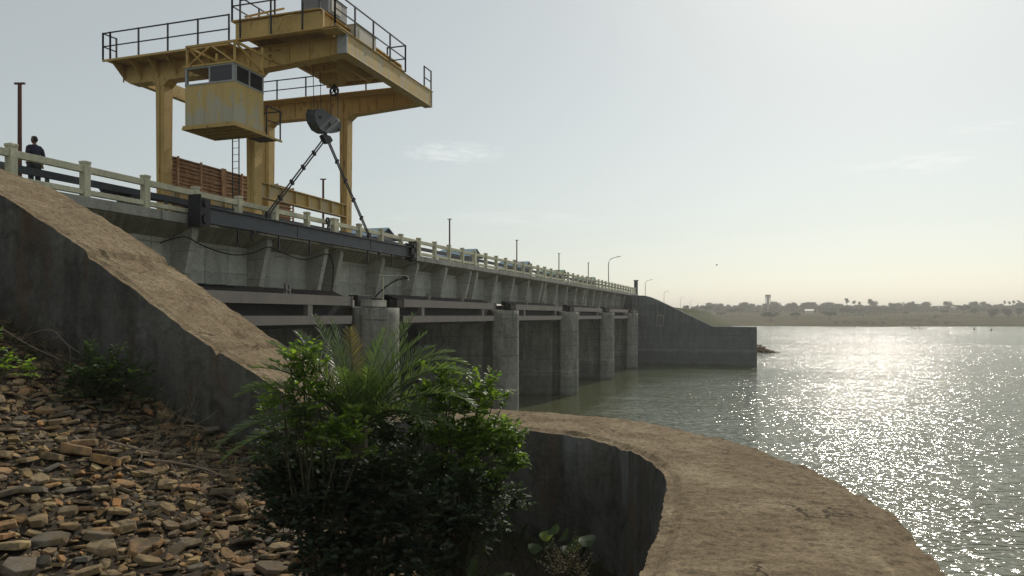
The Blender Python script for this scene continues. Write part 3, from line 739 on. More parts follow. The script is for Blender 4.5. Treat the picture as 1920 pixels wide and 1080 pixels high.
mb = MB(); mb.ub(27.7,28.9,17.0,18.8,11.93,12.5); mb.tube(W(29.3,16.6,12.25), W(29.3,19.2,12.25), .32, 16); mb.ub(29.9,30.9,17.6,18.6,11.93,12.4)
mb.build('hoist_drum', M['grey_paint'], tr, bevel=.02)
mb = MB(); mb.ub(28.2,29.8,17.2,18.5,10.6,11.15).ub(28.6,29.4,17.4,18.3,10.3,10.6).ub(27.0,31.2,17.1,17.25,10.9,11.2).ub(27.0,31.2,18.5,18.65,10.9,11.2)
mb.build('reeving_box', M['yellow'], tr, bevel=.01)
mb = MB(); c = Vector(W(29.2, 17.9, 10.02))
for k in range(16):
    a0, a1 = 2*math.pi*k/16, 2*math.pi*(k+1)/16
    mb.bar(c+Vector((math.cos(a0)*.2,.0,math.sin(a0)*.2)), c+Vector((math.cos(a1)*.2,0,math.sin(a1)*.2)), .07)
for k in range(4): a0 = math.pi*k/2+.4; mb.bar(c, c+Vector((math.cos(a0)*.2,0,math.sin(a0)*.2)), .04)
mb.ub(29.15,29.25,17.85,17.95,10.0,10.3)
mb.build('guide_sheave', M['black'], tr)
mb = MB(); mb.bar(W(25.0,19.4,11.92), W(26.2,18.4,12.6), .07).bar(W(25.0,17.9,11.2), W(25.0,17.6,11.7), .05).bar(W(25.0,17.6,11.7), W(25.0,17.1,11.72), .05)
mb.build('cable_arm', M['yellow'], tr)
# ropes from trolley to hook block
for u, v in ((27.75,18.0),(28.3,18.0),(29.1,18.0),(29.7,18.0)):
    mb = MB(); mb.tube(W(u, v+.05, 10.9), W(u, v, 8.75 + (28.9-u)*.02), .016, 5); mb.build('hoist_rope', M['dark'], cr_)
# operator cabin
cb = empty('control_cabin', W(24.4, 19.6, 7.2), None, None); cb.parent = cr_; cb.location = Vector(W(24.4,19.6,7.2))-ORG[cr_.name]
cu0, cu1, cv0, cv1, cz0, czw, cz1 = 23.3, 25.05, 18.55, 20.8, 7.27, 8.78, 9.47
mb = MB(); mb.ub(cu0, cu0+.04, cv0, cv1, cz0, czw).ub(cu1-.04, cu1, cv0, cv1, cz0, cz1).ub(cu0+.041, cu1-.041, cv0, cv0+.04, cz0, czw).ub(cu0+.041, cu1-.041, cv1-.04, cv1, cz0, czw)
mb.build('cabin_wall', M['cabin'], cb)
mb = MB(); mb.ub(cu0-.03, cu1+.05, cv0-.05, cv1+.1, cz0-.08, cz0-.002).ub(cu0-.05, cu0+.01, cv0-.05, cv1+.12, cz0-.16, cz0-.081).ub(cu0+.02, 26.2, cv0-.06, cv0, cz0-.16, cz0-.082).ub(cu0+.02, cu1+.05, cv1+.06, cv1+.12, cz0-.16, cz0-.082).ub(cu1+.0, cu1+.06, cv0-.05, cv1+.1, cz0-.16, cz0-.082)
for k in range(3): mb.ub(cu0+.35+k*.42, cu0+.41+k*.42, cv0, cv1, cz0-.14, cz0-.082)
mb.build('cabin_floor', M['yellow'], cb)
mb = MB(); mb.ub(cu0-.06, cu1+.06, cv0-.06, cv1+.06, cz1, cz1+.06); mb.build('cabin_roof', M['yellow'], cb)
f = MB(); w = .05
for (a, b) in ((cv0, cv0+.09), (cv0+1.08, cv0+1.15), (cv1-.09, cv1)): f.ub(cu0-.01, cu0+.05, a, b, czw+.061, cz1-.061)
for z in (czw, cz1-.06): f.ub(cu0-.02, cu0+.06, cv0-.01, cv1, z, z+.06)
f.build('window_frame', M['frame_white'], cb); f = MB()
for (a, b) in ((cu0+.061, cu0+.14), (cu0+.86, cu0+.92), (cu1-.07, cu1-.001)): f.ub(a, b, cv0-.01, cv0+.05, czw+.061, cz1-.061)
for z in (czw, cz1-.06): f.ub(cu0+.062, cu1-.001, cv0-.02, cv0+.06, z, z+.06)
f.build('window_frame', M['frame_white'], cb); f = MB()
for (a, b) in ((cu0+.061, cu0+.14), (cu1-.07, cu1-.001)): f.ub(a, b, cv1-.05, cv1, czw, cz1)
f.build('window_frame', M['frame_white'], cb)
for (a, b) in ((cv0+.1, cv0+1.07),):
    mb = MB(); mb.ub(cu0+.015, cu0+.025, a, b, czw+.062, cz1-.062); mb.build('window_pane', M['glass'], cb)
for (a, b) in ((cu0+.15, cu0+.85), (cu0+.93, cu1-.08)):
    mb = MB(); mb.ub(a, b, cv0+.015, cv0+.025, czw+.062, cz1-.062); mb.build('window_pane', M['glass'], cb)
mb = MB(); mb.ub(cu0+.3, cu1-.1, cv0+.4, cv0+1.5, cz0, 8.2); mb.ub(cu1-.3, cu1-.1, cv0+.2, cv0+1.0, 8.2, 9.2); mb.build('control_desk', M['grey_paint'], cb)
# hangers above the cabin
mb = MB()
for v in (cv0+.02, cv1-.05):
    mb.bar(W(cu0+.05, v, cz1+.06), W(cu0+.05, v, 10.3), .07).bar(W(cu1-.05, v, cz1+.06), W(cu1-.05, v, 10.6), .07)
    mb.bar(W(cu0+.05, v, 10.3), W(26.1, v, 10.3), .08).bar(W(cu0+.05, v, 10.28), W(cu1+.1, v, cz1+.1), .06).bar(W(cu1, v, 10.3), W(26.1, v, 10.9), .06)
for z in (10.3,): mb.bar(W(cu0+.05, cv0, z), W(cu0+.05, cv1, z), .08)
mb.bar(W(cu0+.05, cv0+.1, cz1+.1), W(cu0+.05, cv0+1.1, 10.25), .05).bar(W(cu0+.05, cv1-.1, cz1+.1), W(cu0+.05, cv0+1.1, 10.25), .05)
mb.build('cabin_hanger', M['yellow'], cb)
mb = MB(); mb.ub(cu1+.07, 26.1, 18.5, 19.5, 7.15, 7.19)
mb.bar(W(26.1,18.52,7.2), W(26.1,18.52,8.35), .045).bar(W(25.2,18.52,7.2), W(25.2,18.52,8.35), .045).bar(W(25.2,18.52,8.35), W(26.1,18.52,8.35), .04).bar(W(25.2,18.52,7.8), W(26.1,18.52,7.8), .035).bar(W(26.1,18.52,8.35), W(26.1,19.4,8.35), .04)
mb.build('landing', M['dark'], cb)
# ------------------------------------------------------------------ hook block, slings, lifting beam (hang from the crane)
bk = empty('lifting_block', W(28.75, 18.05, 7.9), 'dark half-round steel sheave block hanging from the crane ropes', 'lifting block')
arc = [(27.45, 8.86), (30.05, 8.72)]
pts = []
for k in range(13):
    t = math.pi*k/12; pts.append((28.75+1.3*math.cos(t), 8.79-.07*math.cos(t) - .92*math.sin(t)))
pts = [(q.y, q.z) for q in (onv(a, b, 17.85) for a, b in ((593.7,203),(606,205),(620,213.7),(633,222),(639.5,230),(640.4,241),(634,248),(622,250),(612,249.5),(601,243),(593,229),(590,214)))]
mb = MB(); mb.prism_v(pts, 17.85, 17.89).prism_v(pts, 18.27, 18.31); mb.build('cheek_plate', M['block'], bk, bevel=.01)
mb = MB(); cu = sum(p[0] for p in pts)/12; cz = sum(p[1] for p in pts)/12
mb.prism_v([(cu+(a-cu)*.93, cz+(b-cz)*.93) for a, b in pts], 17.892, 18.268); mb.build('core_plate', M['block'], bk)
mb = MB()
for u in (28.0, 28.75, 29.5): mb.tube(W(u, 17.80, 8.45-.12*(u-28.75)), W(u, 18.34, 8.45-.12*(u-28.75)), .07, 12)
mb.build('axle', M['black'], bk)
mb = MB(); mb.bar(W(28.35,17.83,8.05), W(29.35,17.83,8.75), .07, .03); mb.build('stiffener', M['block'], bk)
mb = MB(); mb.bar(W(28.75,18.06,8.4), W(28.75,18.06,7.85), .1).prism_v([(28.35,7.84),(28.55,7.96),(28.95,7.96),(29.15,7.82),(28.95,7.64),(28.75,7.57),(28.5,7.67)], 17.93, 18.13)
mb.build('clevis', M['black'], bk)
def sling(a, b, label):
    a, b = Vector(a), Vector(b)
    e = empty('sling_bar', a, label, 'sling', 'sling bars holding the lifting beam')
    d = (b-a); n = 5
    off = Vector((0, .055, .02)) if True else 0
    side = d.normalized().cross(Vector((1,0,0))).normalized()*.06
    for k in range(n):
        p, q = a+d*(k/n+.012), a+d*((k+1)/n-.012)
        for s in (-1, 1):
            mb = MB(); mb.bar(p+side*s, q+side*s, .045); mb.build('link_bar', M['black'], e)
    for k in range(n+1):
        c = a+d*k/n
        mb = MB(); mb.bar(c-side*1.9, c+side*1.9, .11, .10); mb.build('pin_joint', M['black'], e)
sling(W(28.6,18.03,7.74), W(24.7,18.1,3.95), 'long black sling of paired bars slanting down left from the hanging block')
sling(W(28.92,18.03,7.74), W(32.7,18.1,3.95), 'steeper black sling of paired bars slanting down right from the hanging block')
lb = empty('lifting_beam', W(29, 18.1, 3.2), 'long blue-grey steel lifting beam hanging outside the parapet', 'beam')
LU0, LU1 = 20.75, 37.6
mb = MB(); mb.ub(LU0, LU1, 18.07, 18.11, 3.235, 3.735).ub(LU0, LU1, 17.95, 18.23, 3.2, 3.234).ub(LU0, LU1, 17.95, 18.23, 3.736, 3.77)
for k in (2.1, 4.3): a = LU0+(LU1-LU0)*k/6; mb.ub(a, a+.05, 18.052, 18.068, 3.236, 3.734)
mb.build('web', M['beam_blue'], lb)
for u, sg in ((LU0, -1), (LU1, 1)):
    mb = MB(); mb.ub(u, u+sg*.05, 17.85, 18.35, 3.02, 4.12).ub(u-sg*.5, u-sg*.001, 17.9, 17.94, 3.05, 4.0).ub(u-sg*.5, u-sg*.001, 18.26, 18.3, 3.05, 4.0)
    mb.tube(W(u-sg*.25,17.82,3.3), W(u-sg*.25,18.34,3.3), .17, 14).tube(W(u-sg*.25,17.82,3.85), W(u-sg*.25,18.34,3.85), .13, 14)
    mb.build('end_frame', M['black'], lb)
for px in (442, 519, 577, 686, 731):
    p = onv(px, 440, 18.1); u = p.y
    mb = MB(); mb.bar(W(u,18.0,3.2), W(u,18.0,2.62), .06).bar(W(u-.1,18.0,2.63), W(u+.1,18.0,2.63), .04); mb.build('hanging_rod', M['black'], lb)
for px in (474, 711):
    p = onv(px, 440, 18.0); u = p.y; mb = MB()
    P = [W(u+.14*math.cos(t)-.0, 17.95, 2.98+.2*math.sin(t)) for t in [math.pi*(.5+k*.12) for k in range(9)]]
    mb.path(P, .05, 6, .02); mb.bar(W(u,17.98,3.2), W(u,17.98,3.1), .14); mb.build('grab_hook', M['black'], lb)
for u in (24.7, 32.7): mb = MB(); mb.ub(u-.12,u+.12,18.02,18.16,3.772,4.0); mb.build('lug', M['black'], lb)
# ------------------------------------------------------------------ things on the deck
# rusted stoplog stack
st = empty('stoplog_stack', W(31.5, 25.5, 3.5), 'wall-high stack of rusty ribbed steel stoplogs behind the crane legs', 'steel stack')
for k in range(5):
    z0 = 3.56+k*.755
    mb = MB(); mb.ub(27.4, 37.0, 25.55, 25.6, z0, z0+.735)
    for q, zz in enumerate((0, .17, .34, .52, .69)): mb.ub(27.4, 37.0, 25.40+(q % 2)*.03, 25.549, z0+zz, z0+zz+.045)
    mb.build('stoplog', M['rust'], st)
for k in range(7):
    u = 27.9+k*1.5; mb = MB(); mb.ub(u, u+(.3 if k == 2 else .08), 25.30, 25.38, 3.5, 7.36); mb.build('guide_post', M['rust'], st)
# T-topped poles
def tpole(loc, label, prev=[None]):
    if prev[0] is None:
        e = empty('marker_pole', loc, label, 'pole', 'rusty T-topped poles along the deck')
        x, y, z = loc
        mb = MB(); mb.tube((x,y,z), (x,y,z+4.2), .068, 10, .06); mb.build('shaft', M['rust_pole'], e)
        mb = MB(); mb.bar((x-.17,y-.05,z+4.23), (x+.17,y+.05,z+4.23), .06); mb.build('cross_arm', M['rust_pole'], e)
        prev[0] = e; return e
    c = copy_tree(prev[0], loc); tag(c, label); return c
PL = ['rusty T-topped pole behind the standing man', 'rusty T-topped pole seen between the crane legs under the slings', 'T-topped pole standing just right of the first blue shed', 'T-topped pole between the second and third deck sheds', 'T-topped pole at the fourth deck shed', 'smallest, farthest T-topped pole before the curved lamps']
for i, px in enumerate((37, 606, 843, 969, 1048, 1103)):
    p = onv(px, 400, 23.3); tpole((p.x, p.y, 3.5), PL[i])
# hoist sheds with gable roofs
for i, (px, rm) in enumerate(((722,'blue_roof'),(889,'blue_roof'),(988,'blue_roof'),(1055,'green_roof'),(1112,'green_roof'))):
    p = onv(px, 430, 25.0); u = p.y
    lab = ['nearest pale blue gabled hoist shed at the foot of the right sling', 'second gabled hoist shed on the deck, blue roof, right of a T-topped pole', 'third small gabled hoist shed with bluish roof, mid-bridge', 'fourth small gabled shed with greenish roof', 'farthest tiny greenish gabled shed on the deck'][i]
    e = empty('hoist_shed', W(u, 26.5, 3.5), lab, 'shed', 'gabled hoist sheds along the deck')
    mb = MB(); mb.prism_v([(u-1.3,3.51),(u+1.3,3.51),(u+1.3,5.55),(u,6.15),(u-1.3,5.55)], 25.0, 28.0); mb.build('wall', M['shed_wall'], e)
    for s in (-1, 1):
        mb = MB(); mb.prism_v([(u,6.18),(u+s*1.65,5.42),(u+s*1.65,5.46),(u,6.24)], 24.7, 28.3); mb.build('roof', M[rm], e)
    mb = MB(); mb.ub(u-.35,u+.35,24.96,24.998,3.52,5.3); mb.build('door', M['dark'], e)
# steel trestle and bundle on the deck near the left
e = empty('steel_bundle', W(24,22.5,3.5), 'dark bundle of steel beams lying on a trestle left of the crane', 'steel bundle')
mb = MB()
for k in range(5): mb.bar(W(20.5+k*.15,22+k*.14,4.55+.05*(k%2)), W(26.0-k*.2,22.1+k*.13,4.62+.04*(k%3)), .12, .16)
mb.build('beam_bundle', M['beam_blue'], e)
for u in (22.2, 25.2):
    mb = MB(); mb.ub(u-.3,u+.3,22,22.7,3.51,4.48); mb.build('trestle', M['black'], e)
mb = MB(); mb.tube(W(24.3,22.2,4.6), W(24.35,22.2,5.05), .012, 5); mb.build('wire_end', M['black'], e)
# black chain hoist clipped on the parapet beside the wide post
p = onv(614, 410, 18.4); mb = MB()
c = Vector((-18.38, p.y, 4.15))
for k in range(10):
    a0, a1 = 2*math.pi*k/10, 2*math.pi*(k+1)/10; mb.bar(c+Vector((0,.12*math.cos(a0),.14+.12*math.sin(a0))), c+Vector((0,.12*math.cos(a1),.14+.12*math.sin(a1))), .07)
mb.bar(c+Vector((0,.05,.1)), c+Vector((0,-.12,-.5)), .05).bar(c+Vector((0,.1,.1)), c+Vector((0,.14,-.5)), .05)
mb.ub(c.y-.2,c.y+.2,18.34,18.46,3.47,3.53)
o = mb.build('chain_hoist', M['black'], None, tuple(c-Vector((0,0,.6)))); tag(o, 'small black chain hoist hanging on the parapet beside its wide post', 'hoist')
# slack cable along the girder face
P = [onv(x, y, 18.55) for x, y in ((300,455),(345,444),(375,458),(405,470),(440,478),(475,474),(503,463),(525,472),(550,482),(572,487),(595,481),(612,476),(621,482),(625,500),(624,520),(622,546))]
P3 = cr(P, 5)
mb = MB(); mb.path(P3, .022, 6); o = mb.build('hanging_cable', M['rubber'], None, tuple(P3[0]), smooth=True); tag(o, 'slack black cable looping across the ribs under the deck edge', 'cable')
# lamp and boxes on the first pier
lp = empty('pier_lamp', W(UJ+.4, 16.6, .42), 'small bent-arm floodlight on a pipe standing on the nearest pier', 'lamp')
def pp(x, y, v=16.4): return onv(x, y, v)
mb = MB(); mb.tube(pp(718,562), pp(718,518), .04, 8); mb.build('pipe', M['rail'], lp)
mb = MB(); mb.tube(pp(709,517.5), pp(762,516.5), .02, 6); mb.build('cross_bar', M['dark'], lp)
mb = MB(); mb.path(cr([pp(704,556), pp(717,543), pp(736,529), pp(752,523), pp(761,520)], 4), .035, 7); mb.tube(pp(738,528), pp(750,518), .015, 5); mb.build('bent_arm', M['rubber'], lp)
c = pp(761.5, 521); mb = MB(); mb.blob(c, .14, .14, .09); mb.build('lamp_shade', M['black'], lp, smooth=True)
mb = MB(); mb.blob(c+Vector((.08,.02,-.1)), .07, .07, .06); mb.build('bulb', M['white'], lp, smooth=True)
def boxon(name, x0, x1, y0, y1, v, dv, mat, label, cat):
    a = onv(x0, y1, v); b = onv(x1, y0, v)
    z0 = .413; mb = MB(); z1 = z0+(y1-y0)/1400*((a.y*CS)+v*SN)
    mb.ub(a.y, b.y, v, v+dv, z0, z1); o = mb.build(name, M[mat], None, ((a.x), (a.y+b.y)/2, z0), bevel=.02); tag(o, label, cat); return o
o = boxon('switch_box', 671, 697, 552, 574, 17.2, .5, 'black', 'open black switch box on the nearest pier', 'box')
mb = MB(); a = onv(677,566,17.18); b = onv(692,573,17.18)
mb.blob((a+b)/2, .03, .18, .1); mb.build('cover_flap', M['white'], o)
boxon('concrete_block', 698, 725, 561, 574, 16.5, .6, 'rib', 'squat grey block at the foot of the pier lamp', 'block')
boxon('white_box', 652, 658, 562, 573, 16.9, .25, 'white', 'left of two small white boxes on the nearest pier', 'box')
boxon('white_box', 660, 664.5, 562, 573, 16.9, .25, 'white', 'right of two small white boxes on the nearest pier', 'box')
# ------------------------------------------------------------------ curved street lamps beyond the bridge
def curved_lamp(loc):
    x, y, z = loc; e = empty('street_lamp', loc, 'x', 'street lamp', 'curved street lamps on the embankment road')
    mb = MB(); P = [(x,y,z),(x,y,z+4.6)] + [(x+.9*(1-math.cos(t)), y, z+4.6+.9*math.sin(t)) for t in (.35,.75,1.15,1.4)] + [(x+1.35,y,z+5.62)]
    mb.path([Vector(p) for p in P], .07, 7, .04); mb.build('pole', M['galv'], e, smooth=True)
    mb = MB(); mb.add([(x+1.3,y-.1,z+5.58),(x+1.9,y-.1,z+5.68),(x+1.9,y+.1,z+5.68),(x+1.3,y+.1,z+5.58),(x+1.3,y-.1,z+5.68),(x+1.9,y-.1,z+5.76),(x+1.9,y+.1,z+5.76),(x+1.3,y+.1,z+5.68)], [(0,3,2,1),(4,5,6,7),(0,1,5,4),(1,2,6,5),(2,3,7,6),(3,0,4,7)]); mb.build('lamp_head', M['galv'], e)
    return e
LL = ['nearest and tallest curved street lamp, standing behind the bridge railing', 'second curved street lamp, just right of the dark end pillar', 'third curved street lamp, above the middle of the far sloping wall', 'fourth curved street lamp, above the lower half of the far slope', 'fifth curved street lamp, first of the tight row receding on the embankment', 'sixth curved street lamp in the receding row', 'seventh curved street lamp in the receding row', 'last, smallest curved street lamp in the receding row']
l0 = None
for i, (px, Y) in enumerate(((1141,118),(1210,193),(1245,283),(1276,369),(1294,443),(1308,510),(1318,570),(1327,640))):
    x, y = camxy((px-960)/1400*Y, Y)
    if l0 is None: l0 = curved_lamp((x, y, 3.46)); c = l0
    else: c = copy_tree(l0, (x, y, 3.46))
    tag(c, LL[i]); 
    if i == 0: c.scale = (1,1,1.03)
# ------------------------------------------------------------------ person
def skin_mesh(joints, edges):
    me = bpy.data.meshes.new('s'); me.from_pydata([j[0] for j in joints], [], []) if False else me.from_pydata([j[0] for j in joints], edges, [])
    o = bpy.data.objects.new('s', me); COL.objects.link(o)
    m = o.modifiers.new('k', 'SKIN'); m.use_smooth_shade = True
    for i, j in enumerate(joints):
        sv = me.skin_vertices[0].data[i]; r = j[1]; sv.radius = (r, r) if isinstance(r, (int, float)) else r
        sv.use_root = (i == 0)
    s = o.modifiers.new('sub', 'SUBSURF'); s.levels = 2; s.render_levels = 2
    dg = bpy.context.evaluated_depsgraph_get(); dg.update()
    ev = o.evaluated_get(dg); m2 = bpy.data.meshes.new_from_object(ev)
    bpy.data.objects.remove(o)
    return [v.co.copy() for v in m2.vertices], [tuple(p.vertices) for p in m2.polygons]
def person():
    p0 = onv(65, 300, 19.75); base = Vector((p0.x, p0.y, 3.5))
    e = empty('person', base, 'person in dark navy shirt standing behind the parapet with head turned left', 'person')
    H = 1.64; k = H/1.72; ang = R(168)
    rot = Matrix.Rotation(ang, 4, 'Z')
    def T(p): return base + rot @ (Vector(p)*k)
    # body frame: x = front, y = left
    J = [((0,0,.94),.125),((0,0,1.10),.115),((.0,0,1.28),.135),((-.01,0,1.42),.09),((0,0,1.50),.052),((.01,0,1.56),.05)]
    E = [(0,1),(1,2),(2,3),(3,4),(4,5)]
    def add(par, pts):
        i = par
        for p, r in pts: J.append((p, r)); E.append((i, len(J)-1)); i = len(J)-1
        return i
    for s in (-1, 1):
        add(0, [((0,s*.09,.88),.095),((.015,s*.10,.50),.058),((-.02,s*.10,.10),.038),((.0,s*.10,.045),.04),((.13,s*.115,.03),.03)])
        h = add(3, [((-.01,s*.17,1.40),.058),((-.05,s*.225,1.13),.042),((.06 if s > 0 else -.10,s*.17,.93),.032),((.11 if s > 0 else -.14,s*.14,.87),.028)])
        hp = Vector(J[h][0])
        for q, ln in enumerate((.07,.08,.075,.06)):
            a = hp+Vector((.02*s, (q-1.5)*.018, -.03)); add(h, [(tuple(a),.009),(tuple(a+Vector((.01*s,0,-ln*.6))),.0085),(tuple(a+Vector((-.005,0,-ln))),.007)])
        add(h, [(tuple(hp+Vector((.03,-.03*s,-.015))),.010),(tuple(hp+Vector((.045,-.035*s,-.05))),.009)])
    vs, fs = skin_mesh(J, E)
    mb = MB(); mb.add([T(v) for v in vs], fs)
    hc = Vector((.02,0,1.635)); hv = []; n = 16; m = 12; hf = []
    for i in range(m+1):
        ph = math.pi*i/m
        for q in range(n):
            t = 2*math.pi*q/n; x, y, z = math.sin(ph)*math.cos(t), math.sin(ph)*math.sin(t), math.cos(ph)
            jaw = 1-.28*max(0,-z)
            px, py, pz = x*.098*(1-.1*max(0,-z)), y*.074*jaw, z*.118
            if x > .8 and abs(y) < .35: px += .016*max(0, 1-abs(z+.15)/.25)*(1-abs(y)/.35)       # nose
            if x > .75 and .25 < abs(y) < .6 and abs(z-.05) < .2: px -= .010                   # eye sockets
            if x > .8 and abs(z+.52) < .12: px += .006
            hv.append(hc+Vector((px, py, pz)))
    for i in range(m):
        for q in range(n): hf.append((i*n+q, (i+1)*n+q, (i+1)*n+(q+1) % n, i*n+(q+1) % n))
    hr = Matrix.Rotation(R(18), 4, 'Z')
    mb.add([T(hr @ v) for v in hv], hf)
    for s in (-1,1): mb.blob(T(hr @ (hc+Vector((0,s*.077,-.01)))), .018, .018, .032, 8, 6)
    mb.build('body', M['skin'], e, smooth=True)
    mb = MB(); mb.add([T(hr @ (hc+Vector(((v-hc).x*1.10-.008, (v-hc).y*1.12, min((v-hc).z,.085)*1.10+max(0,(v-hc).z-.085)*.6+.012))))  for v in hv], [f for f in hf if sum((hv[i]-hc).z for i in f)/4 > .050 or (sum((hv[i]-hc).x for i in f)/4 < -.02 and sum((hv[i]-hc).z for i in f)/4 > -.06)])
    mb.build('hair', M['hair'], e, smooth=True)
    J = [((0,0,.86),.165),((0,0,.95),.152),((0,0,1.10),.142),((0,0,1.28),.160),((-.01,0,1.42),.112),((0,0,1.47),.068)]; E = [(0,1),(1,2),(2,3),(3,4),(4,5)]
    for s in (-1, 1): add(4, [((-.01,s*.18,1.405),.082),((-.05,s*.235,1.13),.062),((.0 if s > 0 else -.08,s*.20,1.02),.055)])
    vs, fs = skin_mesh(J, E); mb = MB(); mb.add([T(v) for v in vs], fs); mb.build('shirt', M['navy'], e, smooth=True)
    J = [((0,0,.94),.145)]; E = []
    for s in (-1, 1): add(0, [((0,s*.09,.86),.115),((.015,s*.10,.50),.08),((-.015,s*.10,.10),.07)])
    vs, fs = skin_mesh(J, E); mb = MB(); mb.add([T(v) for v in vs], fs); mb.build('trousers', M['trouser'], e, smooth=True)
    for s in (-1, 1):
        mb = MB(); mb.blob(T((.05,s*.11,.035)), .07, .13, .045, 10, 6); mb.build('shoe', M['black'], e, smooth=True)
person()
# ------------------------------------------------------------------ stones
def stone_mesh(seed):
    r = random.Random(seed); bm = bmesh.new()
    fl = r.uniform(.10, .27); el = r.uniform(.55, .95)
    n = r.choice((5, 5, 6, 7)); ph = r.uniform(0, 6.28)
    for q in range(n):
        a = ph+2*math.pi*(q+r.uniform(-.28,.28))/n; rr = r.uniform(.72, 1.0)
        x, y = math.cos(a)*rr, math.sin(a)*rr*el
        tl = r.uniform(.72, 1.0); bm.verts.new(Vector((x*tl, y*tl, fl*r.uniform(.6, .9)))*.5)
        bm.verts.new(Vector((x*r.uniform(.8,1.0), y*r.uniform(.8,1.0), -fl*r.uniform(.5, 1.0)))*.5)
    res = bmesh.ops.convex_hull(bm, input=bm.verts)
    bmesh.ops.delete(bm, geom=[g for g in bm.verts if not g.link_faces], context='VERTS')
    vv = [v.co.copy() for v in bm.verts]; bm.verts.index_update(); ff = [tuple(v.index for v in f.verts) for f in bm.faces]; bm.free()
    return vv, ff
SM = [stone_mesh(s) for s in range(24)]
def in_view(x, y, z, m=.06):
    X = x*CS+y*SN; Y = -x*SN+y*CS
    if Y < .5: return False
    px, py = X/Y*1400+960, 592-z/Y*1400
    return -60 < px < 1980 and py < 1130
rs = random.Random(11)
placed = []; cell = {}
def free(x, y, r):
    for i in range(int((x-1)//.5), int((x+1)//.5)+1):
        for j in range(int((y-1)//.5), int((y+1)//.5)+1):
            for (a, b, q) in cell.get((i, j), ()):
                if (a-x)**2+(b-y)**2 < ((q+r)*.62)**2: return False
    return True
big = []
inner_poly = [(p.x, p.y) for p in I2] + [(-.5,-8), (-40,-8), (-40,10.3)]
def stones_zone(x, y):
    if not inside(x, y, inner_poly): return False
    X = x*CS+y*SN; Y = -x*SN+y*CS; v = -x
    if not in_view(x, y, gz(y, v)): return False
    return v > 3.9 + .8*mnoise.noise((x*.5, y*.5, 2))
for size_lo, size_hi, tries in ((.34,.50,330),(.23,.34,1900),(.16,.23,9000)):
    for _ in range(tries):
        x, y = rs.uniform(-15.5, -2.5), rs.uniform(1.5, 10.2)
        r = rs.uniform(size_lo, size_hi)/2
        if free(x, y, r) and stones_zone(x, y) and (len(big) < 300):
            if size_lo > .35 and rs.random() < .3: continue
            cell.setdefault((int(x//.5), int(y//.5)), []).append((x, y, r)); big.append((x, y, r))
protos = []
for k, (vv, ff) in enumerate(SM[:14]):
    me = bpy.data.meshes.new('stone'); me.from_pydata([tuple(p) for p in vv], [], ff); me.materials.append(M['stone'])
    bm = bmesh.new(); bm.from_mesh(me); bmesh.ops.bevel(bm, geom=bm.edges[:], offset=.012, segments=1, affect='EDGES'); bmesh.ops.recalc_face_normals(bm, faces=bm.faces); bm.to_mesh(me); bm.free(); protos.append(me)
for i, (x, y, r) in enumerate(big):
    z = gz(y, -x); o = bpy.data.objects.new('stone', protos[i % 14]); COL.objects.link(o)
    o.location = (x, y, z+r*.22); s = r*2.35
    o.scale = (s, s*rs.uniform(.8,1.1), s*rs.uniform(.8,1.15))
    o.rotation_euler = (rs.gauss(0,.17), rs.gauss(.0,.17)+.1, rs.uniform(0, 6.28))
    tag(o, 'broken angular riprap stone lying on the left slope below the sloping wall', 'stone', 'broken riprap stones on the left slope')
mb = MB()
for _ in range(42000):
    x, y = rs.uniform(-16.5, -2.2), rs.uniform(1.3, 10.25)
    s = rs.choice((.05,.07,.10,.14,.18,.22))*rs.uniform(.8,1.2)
    if not stones_zone(x, y): continue
    if not free(x, y, -s*.15): continue
    cell.setdefault((int(x//.5), int(y//.5)), []) 
    if s > .1:
        if not free(x, y, s*.4): continue
        cell[(int(x//.5), int(y//.5))].append((x, y, s*.45))
    vv, ff = SM[rs.randrange(24)]
    rt = Matrix.Rotation(rs.uniform(0,6.28),3,'Z') @ Matrix.Rotation(rs.gauss(0,.4),3,'X') @ Matrix.Rotation(rs.gauss(0,.4),3,'Y')
    c = Vector((x, y, gz(y,-x)+s*.12)); mb.add([c+rt@(p*s) for p in vv], ff)
o = mb.build('gravel', M['stone_small'], None, (-8,7,-2)); tag(o, 'small broken stones and chips filling the gaps of the left slope', 'gravel', kind='stuff')
